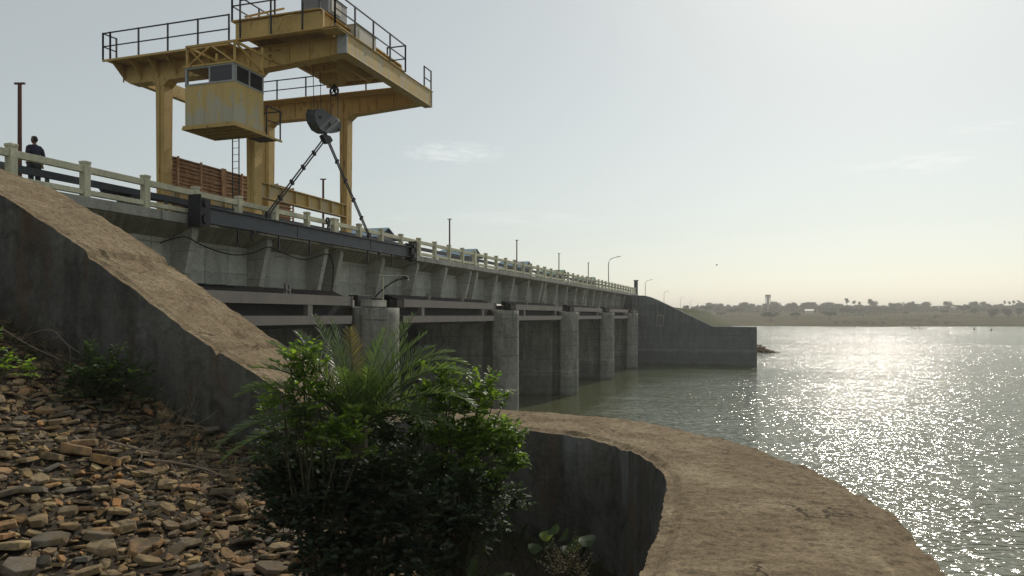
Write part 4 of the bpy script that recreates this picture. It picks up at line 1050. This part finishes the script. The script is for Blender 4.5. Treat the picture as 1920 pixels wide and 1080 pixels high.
# ------------------------------------------------------------------ vegetation
def leaf_at(mb, c, d, up, L, w, fold=.25):
    d = d.normalized(); s = d.cross(up)
    if s.length < 1e-3: s = Vector((1,0,0))
    s.normalize(); n = s.cross(d)
    p0 = c; p1 = c+d*L*.35; p2 = c+d*L*.75; p3 = c+d*L - n*L*.08
    mb.add([p0, p1+s*w+n*w*fold, p2+s*w*.85+n*w*fold, p3, p2-s*w*.85+n*w*fold, p1-s*w+n*w*fold, p1, p2],
           [(0,6,1),(6,7,2,1),(7,3,2),(0,5,6),(5,4,7,6),(4,3,7)])
def rnd_dir(r, zb=0.0):
    while True:
        v = Vector((r.uniform(-1,1), r.uniform(-1,1), r.uniform(-1,1)))
        if .05 < v.length < 1: v.normalize(); v.z += zb; return v.normalized()
def shrub(name, base, blobs, n, mat, label, seed, L=(.07,.12), sprig=1.0, cat='shrub', smat='stem'):
    r = random.Random(seed); base = Vector(base)
    e = empty(name, base, label, cat)
    fo = MB(); stm = MB(); tot = sum(b[1]**2 for b in blobs)
    for c, rad in blobs:
        c = Vector(c)
        mid = base.lerp(c, .5)+Vector((r.uniform(-.1,.1), r.uniform(-.1,.1), .1))
        stm.path(cr([base+Vector((r.uniform(-.1,.1), r.uniform(-.1,.1), 0)), mid, c], 4), .018, 5, .006)
        k = int(n*rad**2/tot/9)
        for _ in range(k):
            q = rnd_dir(r, .25)*rad*r.uniform(.25,1.0)**.6; q.z *= .8; a = c+q*.55; t = c+q
            t += Vector((0,0,.12*rad))
            stm.path([a, t], .006, 4, .003)
            tw = (t-a); ln = r.uniform(.14,.3)
            dirn = (tw.normalized()+rnd_dir(r)*.5+Vector((0,0,.35))).normalized(); ln *= sprig
            stm.path([t, t+dirn*ln], .004, 4, .002)
            for m in range(9):
                f = m/8; p = t+dirn*ln*f; sd_ = dirn.cross(Vector((0,0,1))).normalized()*(1 if m % 2 else -1)
                ld = (sd_+dirn*.6+rnd_dir(r)*.45+Vector((0,0,-.05))).normalized()
                l = r.uniform(*L)*(1-.3*abs(f-.5)); leaf_at(fo, p, ld, Vector((0,0,1))+rnd_dir(r)*.5, l, l*.27)
    stm.build('stem', M[smat], e); fo.build('foliage', mat, e, fix=False)
    return e
def P_(px, py, Y): return tuple(at(px, py, Y))
shrub('leafy_shrub', P_(600, 985, 8.0)[:2]+(-3.2,), [(P_(568,672,7.9),.12),(P_(592,690,8.0),.09),(P_(545,690,8.0),.10),(P_(578,722,7.9),.12),(P_(530,735,8.0),.10),(P_(560,758,7.9),.12),(P_(598,762,7.8),.10),(P_(505,775,8.1),.10),(P_(640,825,7.6),.14),(P_(612,840,7.7),.14),(P_(675,845,7.6),.12),(P_(560,815,7.9),.14),(P_(655,800,7.7),.08)], 1150, M['leaf'], 'broadleaf shrub with lime-green top leaves left of the palm', 21, sprig=.7)
shrub('leafy_shrub', P_(850, 985, 8.6)[:2]+(-3.2,), [(P_(828,705,8.5),.10),(P_(845,730,8.5),.13),(P_(875,745,8.5),.15),(P_(812,745,8.5),.12),(P_(905,730,8.5),.10),(P_(925,750,8.6),.09),(P_(938,768,8.6),.06),(P_(850,775,8.5),.2),(P_(895,772,8.5),.14),(P_(800,790,8.5),.18),(P_(905,825,8.5),.18),(P_(945,815,8.6),.14),(P_(965,840,8.6),.13),(P_(980,852,8.6),.06),(P_(925,862,8.5),.2),(P_(880,850,8.5),.22),(P_(955,885,8.6),.15),(P_(840,840,8.5),.22)], 3000, M['leaf'], 'sunlit broadleaf shrub right of the palm against the curved wall', 22, sprig=.7)
shrub('leafy_shrub', P_(700, 985, 9.1)[:2]+(-3.2,), [(P_(600,790,9.0),.26),(P_(660,800,9.0),.26),(P_(720,790,9.0),.26),(P_(780,800,9.0),.26),(P_(550,820,9.0),.26),(P_(620,850,8.9),.34),(P_(700,850,8.9),.34),(P_(790,860,8.9),.34),(P_(520,860,9.0),.26)], 3000, M['leaf_dark'], 'dense mid-green shrub closing the gap behind the palm fronds', 28, sprig=.8)
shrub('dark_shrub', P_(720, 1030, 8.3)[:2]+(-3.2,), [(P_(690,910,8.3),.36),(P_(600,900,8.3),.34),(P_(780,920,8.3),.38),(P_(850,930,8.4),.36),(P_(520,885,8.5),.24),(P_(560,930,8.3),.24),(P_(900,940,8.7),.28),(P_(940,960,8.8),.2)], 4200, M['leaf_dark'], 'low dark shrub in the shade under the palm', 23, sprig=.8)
shrub('dark_shrub', P_(740, 1060, 7.7)[:2]+(-3.25,), [(P_(640,985,7.8),.30),(P_(720,1000,7.7),.32),(P_(800,990,7.7),.32),(P_(880,1000,7.8),.26),(P_(690,1075,7.5),.30),(P_(790,1080,7.4),.30),(P_(560,915,8.2),.26),(P_(510,935,8.2),.2),(P_(580,980,7.9),.28),(P_(530,1000,7.9),.2),(P_(610,1060,7.6),.26),(P_(640,920,8.0),.28),(P_(700,930,8.0),.28)], 5600, M['leaf_shade'], 'lowest shrub, coloured almost black for deep shade, at the bottom edge below the palm', 27, sprig=.8)  # dark foliage mass added where the ground lies in deep shade
shrub('dark_shrub', P_(205, 755, 12.0), [(P_(190,710,12.0),.42),(P_(225,715,12.1),.4),(P_(160,740,11.8),.3),(P_(240,740,12),.3)], 1100, M['leaf_dark'], 'small dark plant at the foot of the sloping wall, left of centre', 24, (.08,.14))
shrub('leafy_shrub', P_(-30, 720, 9.6), [(P_(-25,655,9.6),.20),(P_(-20,690,9.6),.2),(P_(35,700,9.7),.09),(P_(62,704,9.7),.07)], 420, M['leaf'], 'bright green sprig leaning in at the left edge above the stones', 25, (.07,.11), sprig=.7)
shrub('flowering_weed', P_(1070,1090,7.4), [(P_(1068,1068,7.4),.12),(P_(1050,1075,7.4),.10),(P_(1085,1078,7.4),.08)], 600, M['palm_dry'], 'small pale flowering weed at the bottom edge near the curved wall', 26, (.015,.03), cat='weed')
# big round-leaved plant
def round_plant():
    r = random.Random(5); b = Vector(P_(1045, 1065, 8.3)); b.z = -3.2
    e = empty('round_leaf_plant', b, 'small plant with large round green leaves at the foot of the curved wall', 'plant')
    st = MB()
    for i, (px, py, sz, yaw) in enumerate(((1000,1028,.09,0),(1022,1005,.09,1),(1040,992,.08,2),(1056,1006,.09,3),(1080,1018,.12,4),(1098,1014,.11,5),(1030,1022,.08,2.5),(1062,1032,.10,.8))):
        c = Vector(at(px, py, 8.1+.1*math.sin(i*2))); st.path([b, b.lerp(c,.6)+Vector((0,0,.1)), c], .008, 5, .005)
        sz *= .8; n = Vector((math.cos(yaw)*.6, -.55+.3*math.sin(yaw*3), .6)).normalized(); t = n.orthogonal().normalized(); s = n.cross(t)
        mb = MB(); k = 16; vs = [c] + [c+(t*math.cos(2*math.pi*q/k)*1.1+s*math.sin(2*math.pi*q/k))*sz*(.85+.55*math.exp(-(min(q, k-q)/1.3)**2)) + n*sz*.16*math.cos(4*math.pi*q/k) for q in range(k)]
        mb.add(vs, [(0, 1+q, 1+(q+1) % k) for q in range(k)]); mb.build('leaf', M['lime'] if i in (1,) else M['leaf_dark'], e, fix=False, smooth=True)
    st.build('stem', M['stem'], e)
round_plant()
# date palm: frond parts
def frond_pts(yaw, pitch, L, droop, base):
    n = 18; pts = []; p = Vector(base); hd = Vector((math.cos(yaw), math.sin(yaw), 0))
    for i in range(n+1):
        pts.append(p.copy()); a2 = pitch - droop*(i/n)**1.4
        p = p + (hd*math.cos(a2)+Vector((0,0,1))*math.sin(a2))*(L/n)
    return pts
def frond(pts, seed, mat, e, wid=.24, m=46):
    r = random.Random(seed); n = len(pts)-1
    mb = MB(); mb.path(pts, .014, 5, .003)
    ch = (pts[-1]-pts[0]); side = Vector((ch.x, ch.y, 0)).cross(Vector((0,0,1)))
    side = side.normalized() if side.length > .15 else Vector((CS, SN, 0))
    for i in range(m):
        f = .10+.90*i/m; k = f*n; j = min(n-1, int(k)); q = pts[j].lerp(pts[j+1], k-j); d = (pts[j+1]-pts[j]).normalized(); up = side.cross(d).normalized()
        if up.z < 0: up = -up
        for s in (-1, 1):
            ll = wid*math.sin(math.pi*min(1, .22+f*.74))**.7*r.uniform(.85,1.1)
            dd = (d*(.75+.5*f)+side*s*1.0+up*r.uniform(.1,.7)+rnd_dir(r)*.10).normalized()
            w = .0072; t = q+dd*ll; nn = dd.cross(d).normalized(); wv = nn.cross(dd).normalized()*w
            mid = q+dd*ll*.45
            mb.add([q-wv*.5, mid-wv, t-Vector((0,0,.03*r.random())), mid+wv, q+wv*.5], [(0,1,2,3,4)])
    mb.build('frond', mat, e, fix=False)
pbase = Vector(at(672, 800, 8.2)); pg = Vector((pbase.x, pbase.y, -3.2))
pe = empty('date_palm', pg, 'young wild date palm with spiky arching fronds in front of the curved wall', 'palm')
mb = MB(); mb.path([pg, pg.lerp(pbase, .5), pbase], .14, 10, .10); mb.build('trunk', M['stem'], pe)
FR = [(588,590,8.5,640,700,8.5),(655,614,8.7,662,700,8.6),(778,588,8.8,705,690,8.6),(765,628,8.3,715,715,8.4),(877,684,8.6,775,640,8.6),(868,702,8.9,790,670,8.8),(528,656,8.5,600,662,8.5),
      (455,728,8.2,560,700,8.3),(432,812,7.9,540,755,8.2),(415,866,8.0,515,775,8.2),(618,640,8.9,650,715,8.7),(705,640,9.0,690,710,8.7),(555,620,8.9,620,690,8.7),(852,806,8.0,765,745,8.2),(838,742,8.5,770,705,8.5),
      (690,690,7.9,690,740,8.2),(640,690,7.8,655,740,8.2),(740,700,8.0,715,745,8.2),(905,800,8.3,820,730,8.4),(600,730,7.7,635,760,8.1),(760,770,7.7,730,760,8.0),(500,690,8.7,590,700,8.6),(815,650,9.0,735,670,8.8),(660,760,7.5,670,770,8.0)]
FR += [(440,745,7.6,545,690,7.8),(470,690,7.8,570,680,8.0),(408,840,7.5,505,745,7.8),(500,640,8.2,590,680,8.1),(880,700,7.9,790,660,8.0),(850,660,8.3,760,660,8.2),(890,760,7.9,800,700,8.0),(800,625,8.2,725,680,8.1),
       (620,600,8.3,650,700,8.2),(560,655,7.8,620,710,8.0),(725,615,8.4,690,700,8.3),(510,800,7.7,580,740,7.9),(800,800,7.8,760,740,8.0)]
for i, (tx, ty, tY, cx, cy_, cY) in enumerate(FR):
    T = Vector(at(tx, ty, tY)); C = Vector(at(cx, cy_, cY)); B0 = pbase+Vector((.04*math.cos(i*2.4), .04*math.sin(i*2.4), 0)); pts = []
    for k in range(19): t = k/18; pts.append(B0*(1-t)**2+C*2*t*(1-t)+T*t*t)
    frond(pts, i, M['palm_dry'] if i in (1, 6) else M['palm'], pe, .29)
b2 = Vector(at(880,1075,7.9)); pe2 = empty('date_palm', (b2.x,b2.y,-3.25), 'tiny palm seedling in the dark at the bottom, below the big palm', 'palm')
for i, (yw, pt, L, dr) in enumerate(((20,50,.6,.8),(150,50,.6,.8),(80,70,.55,.5),(-20,35,.55,.9),(200,40,.5,.9),(280,50,.5,1))):
    frond(frond_pts(R(yw)+TH, R(pt), L, dr, (b2.x,b2.y,-3.1)), 50+i, M['palm'], pe2, .14, 34)
# dry branches on the stones
def branch(name, P, label, seed, r0=.016, subs=7, mat='twig'):
    r = random.Random(seed); P = [Vector(p) for p in P]; Q = cr(P, 6); mb = MB(); mb.path(Q, r0, 6, r0*.3)
    for _ in range(subs):
        i = r.randrange(len(Q)//4, len(Q)-1); d = (Q[i+1]-Q[i]).normalized(); s = (d+rnd_dir(r)*.9+Vector((0,0,.3))).normalized(); l = r.uniform(.2,.6)
        a = Q[i]; b = a+s*l*.5; c = b+(s+rnd_dir(r)*.5).normalized()*l*.5
        mb.path([a,b,c], r0*.5, 5, r0*.15)
        mb.path([b, b+(s+rnd_dir(r)*.9).normalized()*l*.35], r0*.3, 4, .002)
    o = mb.build(name, M[mat], None, tuple(P[0])); tag(o, label, 'branch'); return o
def gp(px, py, Y, h=.12):
    p = Vector(at(px, py, Y)); z = gz(p.y, -p.x)+h; p.z = z; return p
branch('dry_branch', [at(195,825,9.9), at(260,842,9.7), at(330,852,9.5), at(375,842,9.3)], 'pale dry branch with forked twigs at the upper edge of the sunlit stones', 1, .017, 9)
branch('dry_branch', [at(270,862,9.3), at(330,868,9.1), at(385,880,8.9), at(425,895,8.7)], 'long pale branch curving right toward the shrubs, below the forked one', 2, .018, 6)
branch('dry_branch', [at(240,820,10.2), at(290,812,10.1), at(340,798,9.9), at(380,800,9.8)], 'thin grey branch in the shade left of the palm', 3, .012, 9)
branch('dry_branch', [at(310,908,8.6), at(350,904,8.5), at(400,898,8.4)], 'short straight stick lying on stones left of the shrub', 4, .012, 2)
branch('dry_branch', [at(372,935,8.1), at(360,965,8.0), at(352,988,7.9)], 'small upright twig among the lower stones', 5, .009, 1)
branch('dry_branch', [at(5,617,12.4), at(60,650,12.2), at(110,672,12.0)], 'long straight grey stick in the brush at the left wall foot', 6, .016, 3)
branch('dry_branch', [at(50,628,12.4), at(95,618,12.3), at(125,645,12.2), at(150,662,12.1)], 'bowed thin grey branch in the brush at the left wall foot', 7, .012, 3)
# dark undergrowth + leaf litter (nobody could count it)
r = random.Random(77); mb = MB()
for _ in range(9000):
    v = r.uniform(1.2, 15); x = -v; y = r.uniform(3.2, 10.25)
    if not inside(x, y, inner_poly): continue
    near = 10.3-y
    den = (1.0 if v < 4.6 else .95*math.exp(-(near/1.0)**2)+.02)
    if v > 9.5: den = max(den, .9*math.exp(-(near/1.3)**2))
    if r.random() > den: continue
    z = gz(y, v); c = Vector((x, y, z)); hgt = r.uniform(.08, .34)*(1.25 if near < 1.4 else .8)
    d = Vector((r.uniform(-.6,.6), r.uniform(-.6,.6), 1)).normalized(); s = d.cross(rnd_dir(r)).normalized()*.006
    m1 = c+d*hgt*.6; t = c+d*hgt+Vector((d.x, d.y, -.3))*hgt*.4
    mb.add([c-s, c+s, m1+s*.8, t, m1-s*.8], [(0,1,2,3,4)])
o = mb.build('undergrowth', M['grass'], None, (-6,8,-3), fix=False); tag(o, 'dark tangled grass at the foot of the walls', 'grass', kind='stuff')
mb = MB()
for _ in range(420):
    v = r.uniform(10.2, 15.0); y = r.uniform(8.9, 10.2); z = gz(y, v)
    c = Vector((-v, y, z+r.uniform(.02,.35))); d = Vector((r.uniform(-1,1), r.uniform(-.4,.4), r.uniform(-.35,.4))).normalized()
    l = r.uniform(.4, 1.3); mb.path([c, c+d*l*.5+Vector((0,0,.06)), c+d*l], .006, 4, .003)
o = mb.build('brushwood', M['twig_dark'], None, (-12,9.6,-.8)); tag(o, 'tangle of dry brown twigs at the left foot of the sloping wall', 'brushwood', kind='stuff')
mb = MB()
for _ in range(240):
    v = r.uniform(5.8, 9.2); y = r.uniform(8.0, 10.1); z = gz(y, v)
    c = Vector((-v, y, z+r.uniform(.02,.22))); d = Vector((r.uniform(-1,1), r.uniform(-.5,.5), r.uniform(-.3,.3))).normalized()
    l = r.uniform(.3, 1.0); mb.path([c, c+d*l*.5+Vector((0,0,.05)), c+d*l], .005, 4, .002)
o = mb.build('dry_litter', M['twig_dark'], None, (-7.5,9.2,-2)); tag(o, 'thin dry twigs strewn in the shade left of the palm', 'litter', kind='stuff')
# ------------------------------------------------------------------ far shore trees
def tree_proto(seed, h, w, kind):
    r = random.Random(seed); cr_m = MB(); tk = MB()
    if kind == 'round': blobs = [(Vector((r.uniform(-.32,.32)*w, r.uniform(-.3,.3)*w, h*r.uniform(.42,.78))), w*r.uniform(.18,.33)) for _ in range(8)]; th = h*.5
    elif kind == 'tall': blobs = [(Vector((r.uniform(-.3,.3)*w, r.uniform(-.3,.3)*w, h*r.uniform(.66,.95))), w*r.uniform(.14,.24)) for _ in range(6)]; th = h*.8
    else: blobs = [(Vector((r.uniform(-.45,.45)*w, r.uniform(-.4,.4)*w, h*r.uniform(.66,.86))), w*r.uniform(.14,.24)) for _ in range(10)]; th = h*.6
    tk.path([(0,0,-.8),(w*.02,0,th*.5),(0,w*.02,th)], w*.035+.06, 6, .07)
    for c, rad in blobs:
        tk.path([Vector((0,0,th*.75)), c], .09, 4, .04)
        for _ in range(int(60*(rad/1.2)**1.2)+28):
            q = rnd_dir(r)*rad*r.uniform(.45,1.05); q.z *= .62 if kind == 'flat' else .85; p = c+q
            a = rnd_dir(r); b = a.orthogonal().normalized(); d = a.cross(b); s = r.uniform(.22,.5)
            cr_m.add([p+b*s, p+d*s*.8, p-b*s, p-d*s*.8], [(0,1,2,3)])
    return cr_m, tk
kinds = [(1,8.5,9,'round'),(2,7.0,10,'round'),(3,10,9,'round'),(4,6,7,'round'),(5,15,7,'tall'),(6,14,5.5,'tall'),(7,8,12,'flat'),(8,6.5,9,'flat'),(9,9,11,'round')]
TP = []
for k in kinds:
    c, t = tree_proto(*k); TP.append((c, t, k))
first = {}
def put_tree(i, X, Y, label, sc=1, rz=0, zoff=0):
    x, y = camxy(X, Y); z = far_h(X, Y)+zoff if Y > shore_y(X/Y) else WZ
    return put_tree_xyz(i, (x, y, z), label, sc, rz)
def put_tree_xyz(i, loc, label, sc=1, rz=0):
    c, t, k = TP[i]
    if i not in first:
        e = empty('tree', (0,0,0), label, 'tree', 'trees on the far shore'); c.build('crown', M['far_leaf'], e, fix=False); t.build('trunk', M['far_trunk'], e)
        first[i] = e; e.location = loc; o = e
    else: o = copy_tree(first[i], loc)
    o.rotation_euler.z = rz; o.scale = (sc, sc, sc); tag(o, label); return o
r = random.Random(31)
N = 0
for row, (d0, cnt) in enumerate(((385, 62), (430, 56))):
    for q in range(cnt):
        px = 1318+ (q+r.uniform(-.3,.3))*640/cnt
        a = (px-960)/1400; Y = shore_y(a)+d0+r.uniform(-18,22)
        if 1745 < px < 1830 and row == 0 and r.random() < .5: continue
        i = r.choice((0,1,2,3,8,0,2)); sc = r.choice((.5,.7,.85,1.0,1.25))*r.uniform(.9,1.1)*(1.0 if px < 1700 else .85)
        put_tree(i, a*Y, Y, 'hazy dark round-crowned tree in the continuous line along the far skyline', sc, r.uniform(0,6.2))
for px, i, sc, lab in ((1588,4,1,'left of the two big tall thin-trunked trees standing above the skyline'),(1602,5,.9,'tall thin-trunked tree touching the right of the skyline pair'),(1612,5,.8,'slender small-headed tree right of the tall pair'),(1631,5,1.05,'solitary tall loose-crowned tree above the skyline'),(1548,3,1.5,'lone rounded tree poking above the skyline left of the tall ones'),(1506,2,1.05,'rounded taller clump right of the water tower'),(1486,0,1.15,'rounded tree top between water tower and the taller clump'),(1712,4,.7,'thin tall tree just above the line, right of centre shore'),(1883,5,.8,'first of the thin tall trees at the far right skyline'),(1892,5,.75,'second thin tall tree at the far right'),(1900,5,.85,'third thin tall tree at the far right'),(1911,4,.8,'last tall tree beside the right edge')):
    a = (px-960)/1400; Y = shore_y(a)+375; put_tree(i, a*Y, Y, lab, sc, r.uniform(0,6))
for px, d, i, sc, lab in ((1445,60,6,1.0,'spreading flat-topped tree alone in the field below the water tower'),(1493,110,7,.9,'small flat-topped tree in the field right of the spreading one'),(1352,140,7,.8,'small field tree nearest the embankment lamps'),(1372,190,7,1,'field tree left of the spreading one'),(1386,220,6,.8,'upper field tree left of the water tower'),(1556,110,6,.85,'flat-topped field tree below the lone skyline tree'),(1588,200,7,1.1,'dark field tree under the tall pair'),(1612,210,6,.8,'second dark field tree under the tall pair'),(1770,180,7,.7,'small field tree in the middle of the right shore'),(1806,230,6,1.1,'dark field tree right of the white sheds'),(1860,120,8,.9,'big dark bushy tree in the right field'),(1890,130,8,.85,'dark bushy tree in the right field nearer the edge'),(1825,170,0,.8,'round dark tree at the left end of the right field group'),(1910,150,0,.9,'round dark tree at the right picture edge'),(1697,170,7,.6,'tiny field tree below the centre skyline'),(1755,120,3,.5,'tiny bush-like tree on the right shore field')):
    a = (px-960)/1400; Y = shore_y(a)+d; put_tree(i, a*Y, Y, lab, sc, r.uniform(0,6))
for px, Y, i, sc, lab in ((1286,640,2,.62,'small round tree beside the fourth street lamp'),(1298,690,6,.5,'small low tree between fourth and fifth lamps'),(1307,690,4,.45,'slim tree by the sixth lamp'),(1325,700,6,.75,'wide low tree by the last street lamps'),(1334,720,5,.5,'slim tree right of the last lamp'),(1347,720,2,.55,'round tree at the left end of the skyline woods')):
    a = (px-960)/1400; x, y = camxy(a*Y, Y); put_tree_xyz(i, (x, y, 3.2), lab, sc, r.uniform(0,6))
# woods that read as one mass under the skyline
mb = MB()
for _ in range(30000):
    a = r.uniform(.24, .72); d = r.uniform(230, 470); Y = shore_y(a)+d; X = a*Y
    if mnoise.noise((X*.015, d*.03, 2)) < (-.35 if d > 370 else -.35+(370-d)*.006): continue
    x, y = camxy(X, Y); p = Vector((x, y, far_h(X, Y)+r.uniform(0,1)**1.3*4.6))
    b = rnd_dir(r); q = b.orthogonal().normalized(); s = r.uniform(.5,1.2); dd = b.cross(q); mb.add([p+q*s, p+dd*s*.8, p-q*s, p-dd*s*.8], [(0,1,2,3)])
for _ in range(5000):
    a = r.uniform(.24, .72); d = r.uniform(20, 320); Y = shore_y(a)+d; X = a*Y
    if mnoise.noise((X*.018, d*.03, 7)) < .26: continue
    x, y = camxy(X, Y); p = Vector((x, y, far_h(X, Y)+r.uniform(0,1.4)))
    b = rnd_dir(r); q = b.orthogonal().normalized(); s = r.uniform(.4,.9); dd = b.cross(q); mb.add([p+q*s, p+dd*s*.6, p-q*s, p-dd*s*.6], [(0,1,2,3)])
o = mb.build('woods', M['far_leaf'], None, (0,900,5), fix=False); tag(o, 'hazy belt of scrub and woodland on the far rise', 'woods', kind='stuff')
# water tower
a = (1440-960)/1400; Y = 820; x, y = camxy(a*Y, Y); zb = far_h(a*Y, Y)
wt = empty('water_tower', (x,y,zb), 'grey water tower with flat tank above the far trees', 'water tower')
mb = MB(); mb.tube((x,y,22.6-1.6), (x,y,25.6-3.0), 2.9, 20).tube((x,y,20.0),(x,y,20.7),3.1,20).tube((x,y,22.6),(x,y,23.0),3.05,20); mb.build('tank', M['farwall'], wt)
mb = MB(); mb.tube((x,y,zb),(x,y,20), 1.1, 12); mb.build('shaft', M['white'], wt)
for k in range(6):
    t = k*math.pi/3; mb = MB(); mb.tube((x+2.6*math.cos(t),y+2.6*math.sin(t),zb-1),(x+2.6*math.cos(t),y+2.6*math.sin(t),20), .28, 6); mb.build('column', M['farwall'], wt)
# far white sheds
for px, w, d, lab in ((1517,8,255,'small white building half hidden by trees below the skyline, left half of the far shore'),(1765,7,375,'small white building left of the longer one on the right far shore'),(1792,13,378,'longer white low building among the right-hand trees'),(1820,9,380,'white building right of the longer one, thinly seen')):
    a = (px-960)/1400; Y = shore_y(a)+d; x, y = camxy(a*Y, Y); z = far_h(a*Y, Y)
    e = empty('farm_shed', (x,y,z), lab, 'building', 'white buildings on the far shore')
    mb = MB(); mb.box(x-w/2,x+w/2,y-3,y+3,z-1,z+3.0); mb.build('wall', M['white'], e)
    mb = MB(); mb.prism_v([(y-3.4,z+3.01),(y+3.4,z+3.01),(y,z+4.4)], -(x-w/2-.4), -(x+w/2+.4)); mb.build('roof', M['white'], e)
# cattle on the shore
def cow_mesh():
    J = [((0,0,1.0),(.30,.36)),((.45,0,1.02),(.26,.34)),((.75,0,1.15),(.16,.22)),((1.0,0,1.0),.13),((1.15,0,.72),.10),((1.22,0,.55),.07),((-.5,0,1.05),(.27,.33)),((-.78,0,1.05),.18),((-.88,0,.6),.03)]
    E = [(0,1),(1,2),(2,3),(3,4),(4,5),(0,6),(6,7),(7,8)]
    for x in (.5, -.6):
        for s in (-1,1):
            par = 1 if x > 0 else 6; i = len(J)
            if x > 0: J += [((.5,s*.16,.75),.11),((.52,s*.17,.42),.06),((.50,s*.17,.05),.05)]
            else: J += [((-.55,s*.17,.78),.14),((-.70,s*.17,.45),.06),((-.64,s*.17,.05),.05)]
            E += [(par,i),(i,i+1),(i+1,i+2)]
    return skin_mesh(J, E)
cv, cf = cow_mesh(); cm = bpy.data.meshes.new('cow'); cm.from_pydata([tuple(v) for v in cv], [], cf); cm.materials.append(plain('dark_hide', (.05,.04,.035), .8))
cm.polygons.foreach_set('use_smooth', [True]*len(cm.polygons))
for px, d, rz in ((1568,28,.2),(1584,26,3.0),(1592,22,.1),(1610,30,2.9),(1617,20,.3),(1624,27,3.3),(1637,19,0),(1656,24,3.1),(1693,18,.2),(1750,22,3),(1771,24,.4),(1776,26,3.2)):
    a = (px-960)/1400; Y = shore_y(a)+d; x, y = camxy(a*Y, Y); o = bpy.data.objects.new('cow', cm); COL.objects.link(o); o.location = (x,y,far_h(a*Y,Y)); o.rotation_euler.z = rz+TH; o.scale = (1.1,)*3
    tag(o, 'tiny dark cow grazing on the brown far shore just above the waterline', 'cow', 'cattle grazing along the far shore')
# snag and floats in the lake
c = Vector(at(1722,615,405)); c.z = WZ; mb = MB()
mb.path([c+Vector((-5,0,1.6)), c+Vector((-2.5,0,.4)), c+Vector((0,0,-.1)), c+Vector((4,1,.1))], .22, 6, .1).path([c, c+Vector((.6,0,1.5)), c+Vector((.4,0,3.6))], .2, 6, .08).path([c+Vector((.5,0,1.2)), c+Vector((2.2,0,1.6))], .12, 5, .05).path([c+Vector((-3.2,0,.8)), c+Vector((-3.8,0,-.2))], .15, 5, .1)
mb.blob(c+Vector((1.8,0,0)), 1.6, .5, .35)
o = mb.build('snag', M['far_trunk'], None, tuple(c)); tag(o, 'dead branching snag sticking out of the lake near the far shore', 'snag')
for px, Y, lab, hh in ((1827,385,'left, taller of two dark sticks standing in the lake at right', 2.6),(1859,365,'right, stubbier of two dark sticks standing in the lake at right',1.4),(1604,470,'small dark stick in the water close under the far shore',.9)):
    x, y = camxy((px-960)/1400*Y, Y); mb = MB(); mb.tube((x,y,WZ-.5),(x+.3,y,WZ+hh),.09,6,.04); mb.blob((x-.1,y,WZ+.25),.5,.4,.45)
    o = mb.build('marker_stake', M['far_trunk'], None, (x,y,WZ)); tag(o, lab, 'stake', 'stakes standing in the lake')
# rock spit at the far wall's corner
r = random.Random(3)
mb = MB()
for _ in range(260):
    t = r.random(); X = 48.6+t*4.0; Y = 148 + r.uniform(-4,6)*(1-t*.6); x, y = camxy(X, Y); s = r.uniform(.5,1.3)
    vv, ff = SM[r.randrange(24)]; rt = Matrix.Rotation(r.uniform(0,6.28),3,'Z'); h = (1-t)**1.3*1.5*r.random()
    p = Vector((x,y,WZ+h-.1)); mb.add([p+rt@(q*s) for q in vv], ff)
for _ in range(300):
    t = r.random(); X = 41+t*8; Y = 150+r.uniform(-3,5); x, y = camxy(X, Y); s = r.uniform(.6,1.5); vv, ff = SM[r.randrange(24)]; rt = Matrix.Rotation(r.uniform(0,6.28),3,'Z')
    p = Vector((x,y,WZ+r.random()*1.6)); mb.add([p+rt@(q*s) for q in vv], ff)
o = mb.build('rock_spit', M['stone_small'], None, (10,160,WZ)); tag(o, 'low dark heap of rocks at the water corner of the far wall', 'rocks', kind='stuff')
# bird
c = Vector(at(1344,497,140)); mb = MB(); mb.blob(c, .22, .08, .07)
mb.add([c+Vector((.1,0,.02)), c+Vector((-.1,0,.02)), c+Vector((-.05,.5,.16)), c+Vector((.06,.5,.17)), c+Vector((-.05,-.5,.16)), c+Vector((.06,-.5,.17)), c+Vector((-.1,0,-.01)), c+Vector((.1,0,-.01))], [(0,1,2,3),(1,0,5,4),(7,6,2,3),(6,7,5,4)])
o = mb.build('bird', M['black'], None, tuple(c)); tag(o, 'tiny dark bird flying in the empty sky above the far wall', 'bird')
# ------------------------------------------------------------------ haze
hm = bpy.data.materials.new('haze_air'); hm.use_nodes = True; hn = hm.node_tree.nodes; hn.remove(hn['Principled BSDF'])
pv = hn.new('ShaderNodeVolumePrincipled'); pv.inputs['Color'].default_value = (.95,.93,.88,1); pv.inputs['Density'].default_value = .00042; pv.inputs['Anisotropy'].default_value = .35
hm.node_tree.links.new(pv.outputs[0], hn['Material Output'].inputs['Volume'])
mb = MB(); mb.box(-3400,3400,-2000,3400,-13.5,45); o = mb.build('haze', hm); tag(o, kind='stuff')
